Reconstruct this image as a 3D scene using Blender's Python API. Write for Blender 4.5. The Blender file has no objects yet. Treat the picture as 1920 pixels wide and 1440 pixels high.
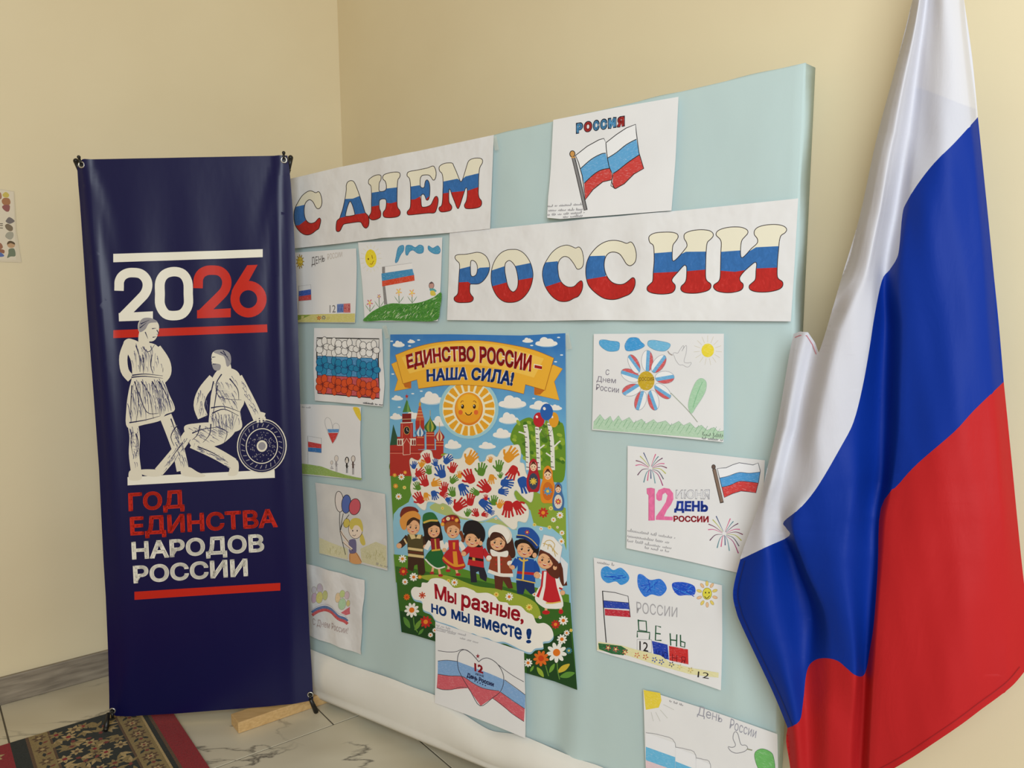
import bpy, bmesh, math, random
from mathutils import Vector, Matrix
from mathutils.geometry import tessellate_polygon

sc = bpy.context.scene
COL = sc.collection
rnd = random.Random(7)

# ------------------------------------------------------------------ camera
CAM_H = 1.27
F_PX = 1493.8
PITCH, ROLL = math.radians(7.06), math.radians(0.461)
cp, sp, cr, sr = math.cos(PITCH), math.sin(PITCH), math.cos(ROLL), math.sin(ROLL)
_right, _down, FWD = Vector((1, 0, 0)), Vector((0, -sp, -cp)), Vector((0, cp, -sp))
RIGHT = _right * cr + _down * sr
DOWN = -_right * sr + _down * cr
CAM = Vector((0, 0, CAM_H))
cam_data = bpy.data.cameras.new('camera')
cam_data.sensor_width = 36.0
cam_data.lens = F_PX * 36.0 / 1920.0
cam_data.clip_start = 0.05
cam = bpy.data.objects.new('camera', cam_data)
COL.objects.link(cam)
Mc = Matrix.Identity(4)
for i in range(3):
    Mc[i][0], Mc[i][1], Mc[i][2], Mc[i][3] = RIGHT[i], -DOWN[i], -FWD[i], CAM[i]
cam.matrix_world = Mc
sc.camera = cam

# ------------------------------------------------------------------ light
world = bpy.data.worlds.new('room_light')
sc.world = world
world.use_nodes = True
bg = world.node_tree.nodes['Background']
bg.inputs[0].default_value = (1.0, 0.79, 0.47, 1)
bg.inputs[1].default_value = 0.37
# tall daylight window to the right, behind the photographer
wl_data = bpy.data.lights.new('window_daylight', 'AREA')
wl_data.shape = 'RECTANGLE'
wl_data.size, wl_data.size_y = 1.5, 1.7
wl_data.energy = 82
wl_data.color = (0.87, 0.96, 1.02)
wlo = bpy.data.objects.new('window_daylight', wl_data)
COL.objects.link(wlo)
wlo.location = (0.15, -1.3, 1.95)
wlo.rotation_euler = (Vector((0.3, 1.7, 1.0)) - Vector(wlo.location)).to_track_quat('-Z', 'Y').to_euler()

vs = sc.view_settings
vs.view_transform = 'Standard'
vs.look = 'None'
vs.gamma = 1.0
vs.use_curve_mapping = False
vs.exposure = 0.0

# ------------------------------------------------------------------ helpers
def lin(c):
    return tuple(((x / 255) / 12.92 if x / 255 <= 0.04045 else ((x / 255 + 0.055) / 1.055) ** 2.4) for x in c)

def ray(x, y):
    return RIGHT * ((x - 960) / F_PX) + DOWN * ((y - 720) / F_PX) + FWD

class Plane:
    """a real flat surface in the room; pix() finds where a photo pixel lands on it"""
    def __init__(s, O, ex, ez):
        s.O, s.ex, s.ez = Vector(O), Vector(ex).normalized(), Vector(ez).normalized()
        s.n = s.ex.cross(s.ez)
    def pix(s, x, y, w=0.0):
        d = ray(x, y)
        t = ((s.O - CAM).dot(s.n) + w) / d.dot(s.n)
        P = CAM + d * t - s.O
        return (P.dot(s.ex), P.dot(s.ez))
    def mat(s, u=0, v=0, w=0):
        P = s.O + s.ex * u + s.ez * v + s.n * w
        M = Matrix.Identity(4)
        for i in range(3):
            M[i][0], M[i][1], M[i][2], M[i][3] = s.ex[i], s.ez[i], s.n[i], P[i]
        return M
    def pt(s, u, v, w=0):
        return s.O + s.ex * u + s.ez * v + s.n * w

YAW, LEAN = math.radians(39.62), math.radians(1.656)
b_ex = Vector((math.cos(YAW), -math.sin(YAW), 0))
b_n = Vector((-math.sin(YAW), -math.cos(YAW), 0))
BOARD = Plane((0, 1.8533, CAM_H), b_ex, Vector((0, 0, 1)) * math.cos(LEAN) - b_n * math.sin(LEAN))
CORNER = Vector((-0.6277, 3.0613, 0))
W_DIR = Vector((0.79209, 0.61040, 0))       # along the left wall, towards the corner
R_DIR = Vector((0.61040, -0.79209, 0))      # along the right wall, away from the corner
LWALL = Plane(CORNER, W_DIR, (0, 0, 1))
RWALL = Plane(CORNER, R_DIR, (0, 0, 1))
FLOOR = Plane(CORNER, R_DIR, -W_DIR)        # u along the right wall, v along the left wall
if FLOOR.n.z < 0:
    FLOOR = Plane(CORNER, -W_DIR, R_DIR)

def floor_pt(a, b, z=0):                     # a along right wall, b along left wall, from the corner
    return CORNER + R_DIR * a - W_DIR * b + Vector((0, 0, z))

def tag(o, label=None, cat=None, group=None, kind=None):
    if label: o['label'] = label
    if cat: o['category'] = cat
    if group: o['group'] = group
    if kind: o['kind'] = kind
    return o

def mesh_obj(name, bm, mats, parent=None, matrix=None, smooth=False):
    me = bpy.data.meshes.new(name)
    bm.to_mesh(me); bm.free()
    for m in (mats if isinstance(mats, (list, tuple)) else [mats]):
        me.materials.append(m)
    if smooth:
        for p in me.polygons: p.use_smooth = True
    o = bpy.data.objects.new(name, me)
    COL.objects.link(o)
    if parent is not None: o.parent = parent
    if matrix is not None: o.matrix_local = matrix
    return o

def empty(name, matrix):
    o = bpy.data.objects.new(name, None)
    o.empty_display_size = 0.1
    COL.objects.link(o)
    o.matrix_world = matrix
    return o

def box(bm, x0, x1, y0, y1, z0, z1, M=None, bevel=0):
    r = bmesh.ops.create_cube(bm, size=1)
    for v in r['verts']:
        v.co = Vector(((x0 + x1) / 2 + v.co.x * (x1 - x0), (y0 + y1) / 2 + v.co.y * (y1 - y0), (z0 + z1) / 2 + v.co.z * (z1 - z0)))
    if bevel:
        es = list({e for v in r['verts'] for e in v.link_edges})
        rr = bmesh.ops.bevel(bm, geom=es, offset=bevel, segments=2, affect='EDGES', profile=0.5)
        vs_ = rr['verts']
    else:
        vs_ = r['verts']
    if M is not None:
        bmesh.ops.transform(bm, matrix=M, verts=list({v for v in vs_}))
    return vs_

def tube(bm, p0, p1, r0, r1=None, seg=12, caps=True):
    r1 = r0 if r1 is None else r1
    p0, p1 = Vector(p0), Vector(p1)
    d = p1 - p0
    q = d.to_track_quat('Z', 'Y').to_matrix()
    a, b = [], []
    for i in range(seg):
        t = 2 * math.pi * i / seg
        c = q @ Vector((math.cos(t), math.sin(t), 0))
        a.append(bm.verts.new(p0 + c * r0)); b.append(bm.verts.new(p1 + c * r1))
    for i in range(seg):
        j = (i + 1) % seg
        bm.faces.new((a[i], a[j], b[j], b[i]))
    if caps:
        bm.faces.new(a[::-1]); bm.faces.new(b)

def ball(bm, c, r, u=12, v=8):
    g = bmesh.ops.create_uvsphere(bm, u_segments=u, v_segments=v, radius=r)
    bmesh.ops.translate(bm, vec=Vector(c), verts=g['verts'])

def torus(bm, M, R, r, n=20, m=8):
    rows = []
    for i in range(n):
        a = 2 * math.pi * i / n
        row = []
        for j in range(m):
            b = 2 * math.pi * j / m
            row.append(bm.verts.new(M @ Vector(((R + r * math.cos(b)) * math.cos(a), (R + r * math.cos(b)) * math.sin(a), r * math.sin(b)))))
        rows.append(row)
    for i in range(n):
        for j in range(m):
            bm.faces.new((rows[i][j], rows[(i + 1) % n][j], rows[(i + 1) % n][(j + 1) % m], rows[i][(j + 1) % m]))

# ------------------------------------------------------------------ materials
def new_mat(name):
    m = bpy.data.materials.new(name)
    m.use_nodes = True
    nt = m.node_tree
    return m, nt, nt.nodes['Principled BSDF']

def add_bump(nt, bsdf, src, strength, dist=0.002):
    b = nt.nodes.new('ShaderNodeBump')
    b.inputs['Strength'].default_value = strength
    b.inputs['Distance'].default_value = dist
    nt.links.new(src, b.inputs['Height'])
    nt.links.new(b.outputs[0], bsdf.inputs['Normal'])
    return b

def noise(nt, scale, detail=3, stretch=None, rough=0.5, dist=0.0):
    tc = nt.nodes.new('ShaderNodeTexCoord')
    n = nt.nodes.new('ShaderNodeTexNoise')
    n.inputs['Scale'].default_value = scale
    n.inputs['Detail'].default_value = detail
    n.inputs['Roughness'].default_value = rough
    n.inputs['Distortion'].default_value = dist
    if stretch:
        mp = nt.nodes.new('ShaderNodeMapping')
        mp.inputs['Scale'].default_value = stretch[:3]
        if len(stretch) > 3: mp.inputs['Rotation'].default_value = (0, 0, stretch[3])
        nt.links.new(tc.outputs['Object'], mp.inputs[0]); nt.links.new(mp.outputs[0], n.inputs[0])
    else:
        nt.links.new(tc.outputs['Object'], n.inputs[0])
    return n

def ramp(nt, src, stops):
    r = nt.nodes.new('ShaderNodeValToRGB')
    el = r.color_ramp.elements
    while len(el) < len(stops): el.new(0.5)
    for e, (p, c) in zip(el, stops):
        e.position = p; e.color = (*c, 1) if len(c) == 3 else c
    nt.links.new(src, r.inputs[0])
    return r

def mat_noisy(name, c1, c2, scale, rough=0.6, bump=0.2, bscale=None, stretch=None, spec=0.5, dist=0.002, detail=3):
    m, nt, b = new_mat(name)
    n = noise(nt, scale, detail, stretch)
    r = ramp(nt, n.outputs['Fac'], [(0.3, lin(c1)), (0.7, lin(c2))])
    nt.links.new(r.outputs[0], b.inputs['Base Color'])
    b.inputs['Roughness'].default_value = rough
    b.inputs['Specular IOR Level'].default_value = spec
    if bump:
        n2 = noise(nt, bscale or scale, 3, stretch)
        add_bump(nt, b, n2.outputs['Fac'], bump, dist)
    return m

_inks = {}
def ink(c, kind='ink'):
    """printed or hand-coloured pigment; 'crayon' is streaky and lets the paper show, 'paint' is slightly mottled"""
    key = (tuple(c), kind)
    if key in _inks: return _inks[key]
    m, nt, b = new_mat('%s_%02x%02x%02x' % (kind, *[int(x) for x in c]))
    b.inputs['Roughness'].default_value = 0.62 if kind != 'gloss' else 0.38
    b.inputs['Specular IOR Level'].default_value = 0.3
    L = lin(c)
    if kind == 'crayon':
        n = noise(nt, 420, 4, (0.35, 1.6, 1, 0.9), 0.65)
        pale = tuple(0.55 * x + 0.45 * y for x, y in zip(L, (0.74, 0.74, 0.74)))
        r = ramp(nt, n.outputs['Fac'], [(0.36, tuple(x * 0.9 for x in L)), (0.56, L), (0.72, pale)])
        nt.links.new(r.outputs[0], b.inputs['Base Color'])
    elif kind == 'paint':
        n = noise(nt, 130, 3, (1, 0.6, 1, 0.6), 0.6, 1.0)
        r = ramp(nt, n.outputs['Fac'], [(0.3, tuple(x * 0.82 for x in L)), (0.6, L), (0.78, tuple(min(1, x * 1.12 + 0.03) for x in L))])
        nt.links.new(r.outputs[0], b.inputs['Base Color'])
    else:
        b.inputs['Base Color'].default_value = (*L, 1)
    _inks[key] = m
    return m

def mat_grad(name, stops, y0, y1, rough=0.6):
    """a printed colour gradient over the sheet's own height"""
    m, nt, b = new_mat(name)
    tc = nt.nodes.new('ShaderNodeTexCoord')
    sx = nt.nodes.new('ShaderNodeSeparateXYZ')
    nt.links.new(tc.outputs['Object'], sx.inputs[0])
    mr = nt.nodes.new('ShaderNodeMapRange')
    mr.inputs[1].default_value, mr.inputs[2].default_value = y0, y1
    nt.links.new(sx.outputs['Y'], mr.inputs[0])
    n = noise(nt, 22, 3)
    ad = nt.nodes.new('ShaderNodeMath'); ad.operation = 'MULTIPLY_ADD'
    ad.inputs[1].default_value = 0.12
    nt.links.new(n.outputs['Fac'], ad.inputs[0]); nt.links.new(mr.outputs[0], ad.inputs[2])
    sb = nt.nodes.new('ShaderNodeMath'); sb.operation = 'SUBTRACT'; sb.inputs[1].default_value = 0.06
    nt.links.new(ad.outputs[0], sb.inputs[0])
    r = ramp(nt, sb.outputs[0], [(p, lin(c)) for p, c in stops])
    nt.links.new(r.outputs[0], b.inputs['Base Color'])
    b.inputs['Roughness'].default_value = rough
    b.inputs['Specular IOR Level'].default_value = 0.3
    return m

# ------------------------------------------------------------------ flat print as thin layers on a surface
def cr_open(P, n=6):
    out = []
    for i in range(len(P) - 1):
        p0, p1, p2, p3 = P[max(i - 1, 0)], P[i], P[i + 1], P[min(i + 2, len(P) - 1)]
        for k in range(n):
            t = k / n
            out.append(tuple(0.5 * ((2 * b) + (-a + c) * t + (2 * a - 5 * b + 4 * c - d) * t * t + (-a + 3 * b - 3 * c + d) * t ** 3)
                             for a, b, c, d in zip(p0, p1, p2, p3)))
    out.append(tuple(P[-1]))
    return out

def cr_closed(P, n=5):
    N = len(P); out = []
    for i in range(N):
        p0, p1, p2, p3 = P[i - 1], P[i], P[(i + 1) % N], P[(i + 2) % N]
        for k in range(n):
            t = k / n
            out.append(tuple(0.5 * ((2 * b) + (-a + c) * t + (2 * a - 5 * b + 4 * c - d) * t * t + (-a + 3 * b - 3 * c + d) * t ** 3)
                             for a, b, c, d in zip(p0, p1, p2, p3)))
    return out

def tris_of(loops):
    flat = [p for l in loops for p in l]
    return [[flat[i] for i in t] for t in tessellate_polygon([[Vector((p[0], p[1], 0)) for p in l] for l in loops])]

def area2(p):
    return sum(p[i - 1][0] * p[i][1] - p[i][0] * p[i - 1][1] for i in range(len(p)))

def clip_convex(poly, clip):
    s = 1 if area2(clip) > 0 else -1
    out = list(poly)
    for i in range(len(clip)):
        a, b = clip[i - 1], clip[i]
        inp, out = out, []
        if not inp: return []
        side = lambda p: s * ((b[0] - a[0]) * (p[1] - a[1]) - (b[1] - a[1]) * (p[0] - a[0]))
        for k in range(len(inp)):
            p, q = inp[k - 1], inp[k]
            sp_, sq = side(p), side(q)
            if (sp_ >= 0) != (sq >= 0):
                t = sp_ / (sp_ - sq)
                out.append((p[0] + (q[0] - p[0]) * t, p[1] + (q[1] - p[1]) * t))
            if sq >= 0: out.append(q)
    return out

def ell(cx, cy, rx, ry, rot=0, n=20):
    c, s = math.cos(math.radians(rot)), math.sin(math.radians(rot))
    return [(cx + rx * math.cos(2 * math.pi * i / n) * c - ry * math.sin(2 * math.pi * i / n) * s,
             cy + rx * math.cos(2 * math.pi * i / n) * s + ry * math.sin(2 * math.pi * i / n) * c) for i in range(n)]

_txt = {}
def text_tris(s, bold=0.0):
    """triangles of a line of lettering, x from 0 to 1, y in cap heights above the baseline"""
    key = (s, bold)
    if key in _txt: return _txt[key]
    V, T, pen = [], [], 0.0
    runs = []
    for ch in s:                               # small н, ы, ь are set as reduced capitals, like the photographed lettering
        k = ch in 'ныь'
        if runs and runs[-1][0] == k: runs[-1][1] += ch
        else: runs.append([k, ch])
    for k, r in runs:
        if not r.strip():
            pen += 0.28 * len(r); continue
        cu = bpy.data.curves.new('lettering', 'FONT')
        cu.body = (r.upper() if k else r).strip(); cu.size = 0.76 if k else 1; cu.resolution_u = 3
        o = bpy.data.objects.new('lettering', cu)
        COL.objects.link(o)
        bpy.context.view_layer.update()
        me = o.to_mesh()
        me.calc_loop_triangles()
        pen += 0.28 * (len(r) - len(r.lstrip()))
        mn = min(v.co.x for v in me.vertices)
        n0 = len(V)
        V += [Vector((v.co.x - mn + pen, v.co.y, 0)) for v in me.vertices]
        T += [tuple(n0 + q for q in t.vertices) for t in me.loop_triangles]
        pen = max(v.x for v in V) + 0.11 + 0.28 * (len(r) - len(r.rstrip()))
        o.to_mesh_clear()
        bpy.data.objects.remove(o); bpy.data.curves.remove(cu)
    x0, x1 = min(v.x for v in V) - bold, max(v.x for v in V) + bold
    if bold:                                   # thicken every stroke along its outline
        from collections import Counter
        key_ = lambda i: (round(V[i].x, 5), round(V[i].y, 5))
        cnt = Counter(frozenset((key_(t[k]), key_(t[k - 1]))) for t in T for k in range(3))
        for ed, c_ in cnt.items():
            if c_ == 1 and len(ed) == 2:
                a, b = (Vector((*q, 0)) for q in ed)
                d = (b - a).normalized() * bold
                n_ = Vector((-d.y, d.x, 0))
                i0 = len(V)
                ex_ = d * (1.0 if (b - a).length > 0.08 else 0.35)
                V += [a - ex_ + n_, a - ex_ - n_, b + ex_ - n_, b + ex_ + n_]
                T += [(i0, i0 + 1, i0 + 2), (i0, i0 + 2, i0 + 3)]
    res = [[((V[i].x - x0) / (x1 - x0), (V[i].y + bold) / (0.727 + 2 * bold)) for i in t] for t in T]
    _txt[key] = res
    return res

class Sheet:
    """a sheet on a plane: the paper is a mesh, its print is child meshes in thin layers that follow the same bend"""
    STEP = 0.00003
    def __init__(s, plane, base=0.004, disp=None, cell=0.02):
        s.plane, s.base, s.disp, s.cell = plane, base, disp, cell
        s.T = (0, 0, 1.0)
        s.items, s.boxes, s.root = [], [], None
        s.kind = 'ink'
    def z(s, x0, y0, sc_): s.T = (x0, y0, sc_); return s
    def uv(s, p):
        if s.T is None: return (p[0], p[1])
        return s.plane.pix(s.T[0] + p[0] / s.T[2], s.T[1] + p[1] / s.T[2])
    def _mesh(s, name, polys, parent, mats):
        bm = bmesh.new()
        cache = {}
        for pl, mi, w in polys:
            vs_ = []
            for p in pl:
                k = (round(p[0], 6), round(p[1], 6), w)
                v = cache.get(k)
                if v is None:
                    v = bm.verts.new((p[0], p[1], w)); cache[k] = v
                if v not in vs_: vs_.append(v)
            if len(vs_) < 3: continue
            try:
                f = bm.faces.new(vs_)
            except ValueError:
                continue
            f.material_index = mi
            f.normal_update()
            if f.normal.z < 0: f.normal_flip()
        if s.disp:
            xs = [v.co.x for v in bm.verts]; ys = [v.co.y for v in bm.verts]
            for ax, lo, hi in ((0, min(xs), max(xs)), (1, min(ys), max(ys))):
                k = math.floor(lo / s.cell) + 1
                while k * s.cell < hi:
                    no = Vector((1, 0, 0)) if ax == 0 else Vector((0, 1, 0))
                    bmesh.ops.bisect_plane(bm, geom=bm.verts[:] + bm.edges[:] + bm.faces[:], dist=1e-7, plane_co=no * (k * s.cell), plane_no=no)
                    k += 1
            cl, memo = s.cell, {}
            def node(i, j):
                if (i, j) not in memo: memo[(i, j)] = s.disp(i * cl, j * cl)
                return memo[(i, j)]
            for v in bm.verts:                   # the same piecewise surface for the paper and for every mark on it
                i, j = math.floor(v.co.x / cl + 1e-6), math.floor(v.co.y / cl + 1e-6)
                a, b = v.co.x / cl - i, v.co.y / cl - j
                v.co.z += (node(i, j) * (1 - a) + node(i + 1, j) * a) * (1 - b) + (node(i, j + 1) * (1 - a) + node(i + 1, j + 1) * a) * b
        c = s.c
        for v in bm.verts: v.co.x -= c[0]; v.co.y -= c[1]; v.co.z -= s.base
        o = mesh_obj(name, bm, mats, parent, smooth=bool(s.disp))
        return o
    def paper(s, name, outline, mat, smooth=False):
        pts = [s.uv(p) for p in (cr_closed(outline) if smooth else outline)]
        s.c = (sum(p[0] for p in pts) / len(pts), sum(p[1] for p in pts) / len(pts))
        s.out_uv = pts
        s.root = s._mesh(name, [(t, 0, s.base) for t in tris_of([pts])], None, [mat])
        s.root.matrix_world = s.plane.mat(s.c[0], s.c[1], s.base)
        return s.root
    def _add(s, polys, mat):
        polys = [p for p in polys if len(p) >= 3 and abs(area2(p)) > 1e-11]
        if not polys: return
        x0 = min(p[0] for q in polys for p in q); x1 = max(p[0] for q in polys for p in q)
        y0 = min(p[1] for q in polys for p in q); y1 = max(p[1] for q in polys for p in q)
        lay = 1
        for (a0, a1, b0, b1, l) in s.boxes:
            if l >= lay and a0 < x1 and a1 > x0 and b0 < y1 and b1 > y0: lay = l + 1
        s.boxes.append((x0, x1, y0, y1, lay))
        s.items.append((polys, mat, lay))
    def m(s, col, kind=None):
        return col if isinstance(col, bpy.types.Material) else ink(col, kind or s.kind)
    def p(s, pts, col, smooth=False, holes=(), kind=None, clip=None):
        f = (lambda q: cr_closed(q)) if smooth else (lambda q: q)
        tr = tris_of([f(pts)] + [f(h) for h in holes])
        if clip:
            out = []
            for ct in tris_of([clip]):
                for t in tr:
                    c = clip_convex(t, ct)
                    if len(c) >= 3: out.append(c)
            tr = out
        s._add([[s.uv(q) for q in t] for t in tr], s.m(col, kind))
    def e(s, cx, cy, rx, ry, col, rot=0, kind=None, n=20):
        s.p(ell(cx, cy, rx, ry, rot, n), col, kind=kind)
    def l(s, pts, w, col, smooth=True, closed=False, kind=None, taper=False):
        P = (cr_closed(pts, 4) if closed else cr_open(pts, 4)) if smooth and len(pts) > 2 else list(pts)
        if closed: P = P + [P[0]]
        Q = []
        for p in P:
            if not Q or (p[0] - Q[-1][0]) ** 2 + (p[1] - Q[-1][1]) ** 2 > 1e-4: Q.append(p)
        if len(Q) < 2: return
        L, R = [], []
        n = len(Q)
        for i, p in enumerate(Q):
            if closed and i in (0, n - 1): a, b = Q[-2], Q[1]
            else: a, b = Q[max(i - 1, 0)], Q[min(i + 1, n - 1)]
            dx, dy = b[0] - a[0], b[1] - a[1]
            d = math.hypot(dx, dy) or 1
            h = w / 2 * (1 - 0.75 * i / (n - 1) if taper else 1)
            L.append((p[0] - dy / d * h, p[1] + dx / d * h)); R.append((p[0] + dy / d * h, p[1] - dx / d * h))
        s._add([[s.uv(q) for q in (L[i], L[i + 1], R[i + 1], R[i])] for i in range(n - 1)], s.m(col, kind))
    def po(s, pts, col, w, line, smooth=True, holes=(), kind=None):
        s.p(pts, col, smooth, holes, kind)
        s.l(pts, w, line, smooth, True)
        for h in holes: s.l(h, w, line, smooth, True)
    def eo(s, cx, cy, rx, ry, col, w, line, rot=0, kind=None):
        if col: s.e(cx, cy, rx, ry, col, rot, kind)
        s.l(ell(cx, cy, rx, ry, rot), w, line, False, True)
    def t(s, txt, bl, br, tl, tr=None, col=(0, 0, 0), bold=0.0, fn=None, kind=None):
        """lettering between a baseline (bl to br) and a cap line (tl to tr)"""
        if fn is None:
            tr = tr or (br[0] + tl[0] - bl[0], br[1] + tl[1] - bl[1])
            fn = lambda a, b: tuple((bl[i] * (1 - a) + br[i] * a) * (1 - b) + (tl[i] * (1 - a) + tr[i] * a) * b for i in (0, 1))
        s._add([[s.uv(fn(*q)) for q in t_] for t_ in text_tris(txt, bold)], s.m(col, kind))
    def scrawl(s, x0, y0, x1, y1, h, w, col, seed=1):
        """small cursive handwriting"""
        r = random.Random(seed)
        n = max(3, int(abs(x1 - x0) / (h * 0.75)))
        run = []
        for i in range(n + 1):
            a = i / n
            bx, by = x0 + (x1 - x0) * a, y0 + (y1 - y0) * a
            if r.random() < 0.15 and len(run) > 3:
                s.l(run, w, col); run = []
                continue
            up = h * (0.9 if r.random() > 0.25 else 1.7)
            run += [(bx, by + h * 0.1 * r.random()), (bx + h * 0.28, by - up * (0.5 + 0.5 * r.random())), (bx + h * 0.42, by - h * 0.15)]
        if len(run) > 2: s.l(run, w, col)
    def part(s, name):
        """close the current group of marks as one child mesh of the sheet"""
        mats, polys = [], []
        for pl, m, lay in s.items:
            if m not in mats: mats.append(m)
            for q in pl: polys.append((q, mats.index(m), s.base + 0.00035 + lay * s.STEP))
        s.items = []
        if not polys: return None
        return s._mesh(name, polys, s.root, mats)

def daisy(S, x, y, r, petal=(238, 236, 228), eye=(225, 130, 35), n=9, ir=0.36, sq=1.0):
    for k in range(n):
        a = 2 * math.pi * k / n + 0.2
        S.p(ell(x + 0.62 * r * math.cos(a), y + 0.62 * r * math.sin(a) * sq, 0.38 * r, 0.2 * r, math.degrees(a), 10), petal)
    S.p(ell(x, y, ir * r, ir * r * sq, 0, 12), eye)

def cloud(S, x, y, w, h, col, shade=None):
    if shade: S.p([(x - w, y + h * .25), (x - w * .5, y + h * .62), (x, y + h * .7), (x + w * .6, y + h * .62), (x + w, y + h * .2), (x, y)], shade, True)
    for dx, dy, rx, ry in ((-.62, .15, .36, .34), (-.2, -.2, .4, .62), (.28, -.05, .4, .55), (.68, .15, .32, .32), (0, .28, .8, .32)):
        S.e(x + dx * w, y + dy * h, rx * w, ry * h, col, n=14)

# ================================================================== the room
M_WALL = mat_noisy('cream_wall_paint', (229, 214, 179), (233, 219, 185), 2.5, 0.62, 0.12, 90, spec=0.35, dist=0.001)
def wall(name, plane, length, height):
    bm = bmesh.new()
    if plane is LWALL: box(bm, -length, 0.12, 0, height, -0.12, 0)
    else: box(bm, 0, length, 0, height, -0.12, 0)
    o = mesh_obj(name, bm, M_WALL, None, plane.mat())
    return tag(o, kind='structure')
wall('wall_left', LWALL, 4.2, 2.9)
wall('wall_right', RWALL, 4.6, 2.9)

def mat_marble():
    m, nt, b = new_mat('marble_tile')
    g = nt.nodes.new('ShaderNodeNewGeometry')
    mp = nt.nodes.new('ShaderNodeMapping'); mp.inputs['Rotation'].default_value = (0, 0, 0.35); mp.inputs['Scale'].default_value = (1.0, 2.1, 1)
    nt.links.new(g.outputs['Position'], mp.inputs[0])
    def nz(scale, detail, dist):
        n = nt.nodes.new('ShaderNodeTexNoise'); n.inputs['Scale'].default_value = scale; n.inputs['Detail'].default_value = detail
        n.inputs['Distortion'].default_value = dist; nt.links.new(mp.outputs[0], n.inputs[0]); return n
    a, c = nz(2.3, 7, 0.7), nz(2.9, 2, 0.3)
    v = nt.nodes.new('ShaderNodeMath'); v.operation = 'SUBTRACT'; v.inputs[1].default_value = 0.5
    nt.links.new(a.outputs['Fac'], v.inputs[0])
    ab = nt.nodes.new('ShaderNodeMath'); ab.operation = 'ABSOLUTE'; nt.links.new(v.outputs[0], ab.inputs[0])
    vein = ramp(nt, ab.outputs[0], [(0.0, (1, 1, 1)), (0.004, (0.6, 0.6, 0.6)), (0.016, (0, 0, 0))])
    mask = ramp(nt, c.outputs['Fac'], [(0.36, (0, 0, 0)), (0.6, (1, 1, 1))])
    mul = nt.nodes.new('ShaderNodeMath'); mul.operation = 'MULTIPLY'
    nt.links.new(vein.outputs[0], mul.inputs[0]); nt.links.new(mask.outputs[0], mul.inputs[1])
    cl = ramp(nt, c.outputs['Fac'], [(0.3, lin((196, 186, 163))), (0.7, lin((213, 205, 184)))])
    mx = nt.nodes.new('ShaderNodeMix'); mx.data_type = 'RGBA'
    nt.links.new(mul.outputs[0], mx.inputs[0]); nt.links.new(cl.outputs[0], mx.inputs[6])
    mx.inputs[7].default_value = (*lin((88, 82, 72)), 1)
    nt.links.new(mx.outputs[2], b.inputs['Base Color'])
    b.inputs['Roughness'].default_value = 0.32
    return m
M_TILE = mat_marble()
M_GROUT = mat_noisy('grey_grout', (84, 77, 64), (100, 92, 78), 40, 0.9, 0.1)
FM = Matrix.Identity(4)
for i in range(3):
    FM[i][0], FM[i][1], FM[i][2], FM[i][3] = R_DIR[i], -W_DIR[i], Vector((0, 0, 1))[i], CORNER[i]
# FM: x along the right wall, y along the left wall; left-handed, so faces are flipped after use
bm = bmesh.new()
box(bm, -0.05, 4.6, -0.05, 4.2, -0.08, -0.002)
bmesh.ops.transform(bm, matrix=FM, verts=bm.verts[:]); bmesh.ops.reverse_faces(bm, faces=bm.faces[:])
floor = tag(mesh_obj('floor', bm, M_GROUT), kind='structure')
TW, TL = 0.75, 0.7605
tile_cache = {}
def tile_mesh(w, l):
    k = (round(w, 4), round(l, 4))
    if k not in tile_cache:
        bm = bmesh.new()
        box(bm, 0.0022, w - 0.0022, 0.0022, l - 0.0022, -0.006, 0.0, bevel=0.001)
        me = bpy.data.meshes.new('floor_tile'); bm.to_mesh(me); bm.free(); me.materials.append(M_TILE)
        tile_cache[k] = me
    return tile_cache[k]
for r in range(5):
    off = (0.454, 0.300)[r % 2] - TL
    k = 0
    while off + k * TL < 3.4:
        b0, b1 = max(0, off + k * TL), off + (k + 1) * TL
        me = tile_mesh(b1 - b0, TW)
        o = bpy.data.objects.new('floor_tile', me); COL.objects.link(o)
        P = floor_pt(r * TW, b0)
        Mx = Matrix.Identity(4)
        for i in range(3): Mx[i][0], Mx[i][1], Mx[i][3] = -W_DIR[i], R_DIR[i], P[i]
        o.parent = floor; o.matrix_local = Mx
        k += 1

M_BASE = mat_noisy('grey_wood_laminate', (118, 108, 96), (158, 147, 131), 9, 0.5, 0.08, 40, stretch=(1.2, 9, 9), detail=5)
for nm, pl, x0, x1 in (('baseboard_left', LWALL, -4.1, 0.0), ('baseboard_right', RWALL, 0.014, 4.5)):
    bm = bmesh.new()
    box(bm, x0, x1, 0.0, 0.087, 0.0, 0.014, bevel=0.003)
    tag(mesh_obj(nm, bm, M_BASE, None, pl.mat()), kind='structure')

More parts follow.
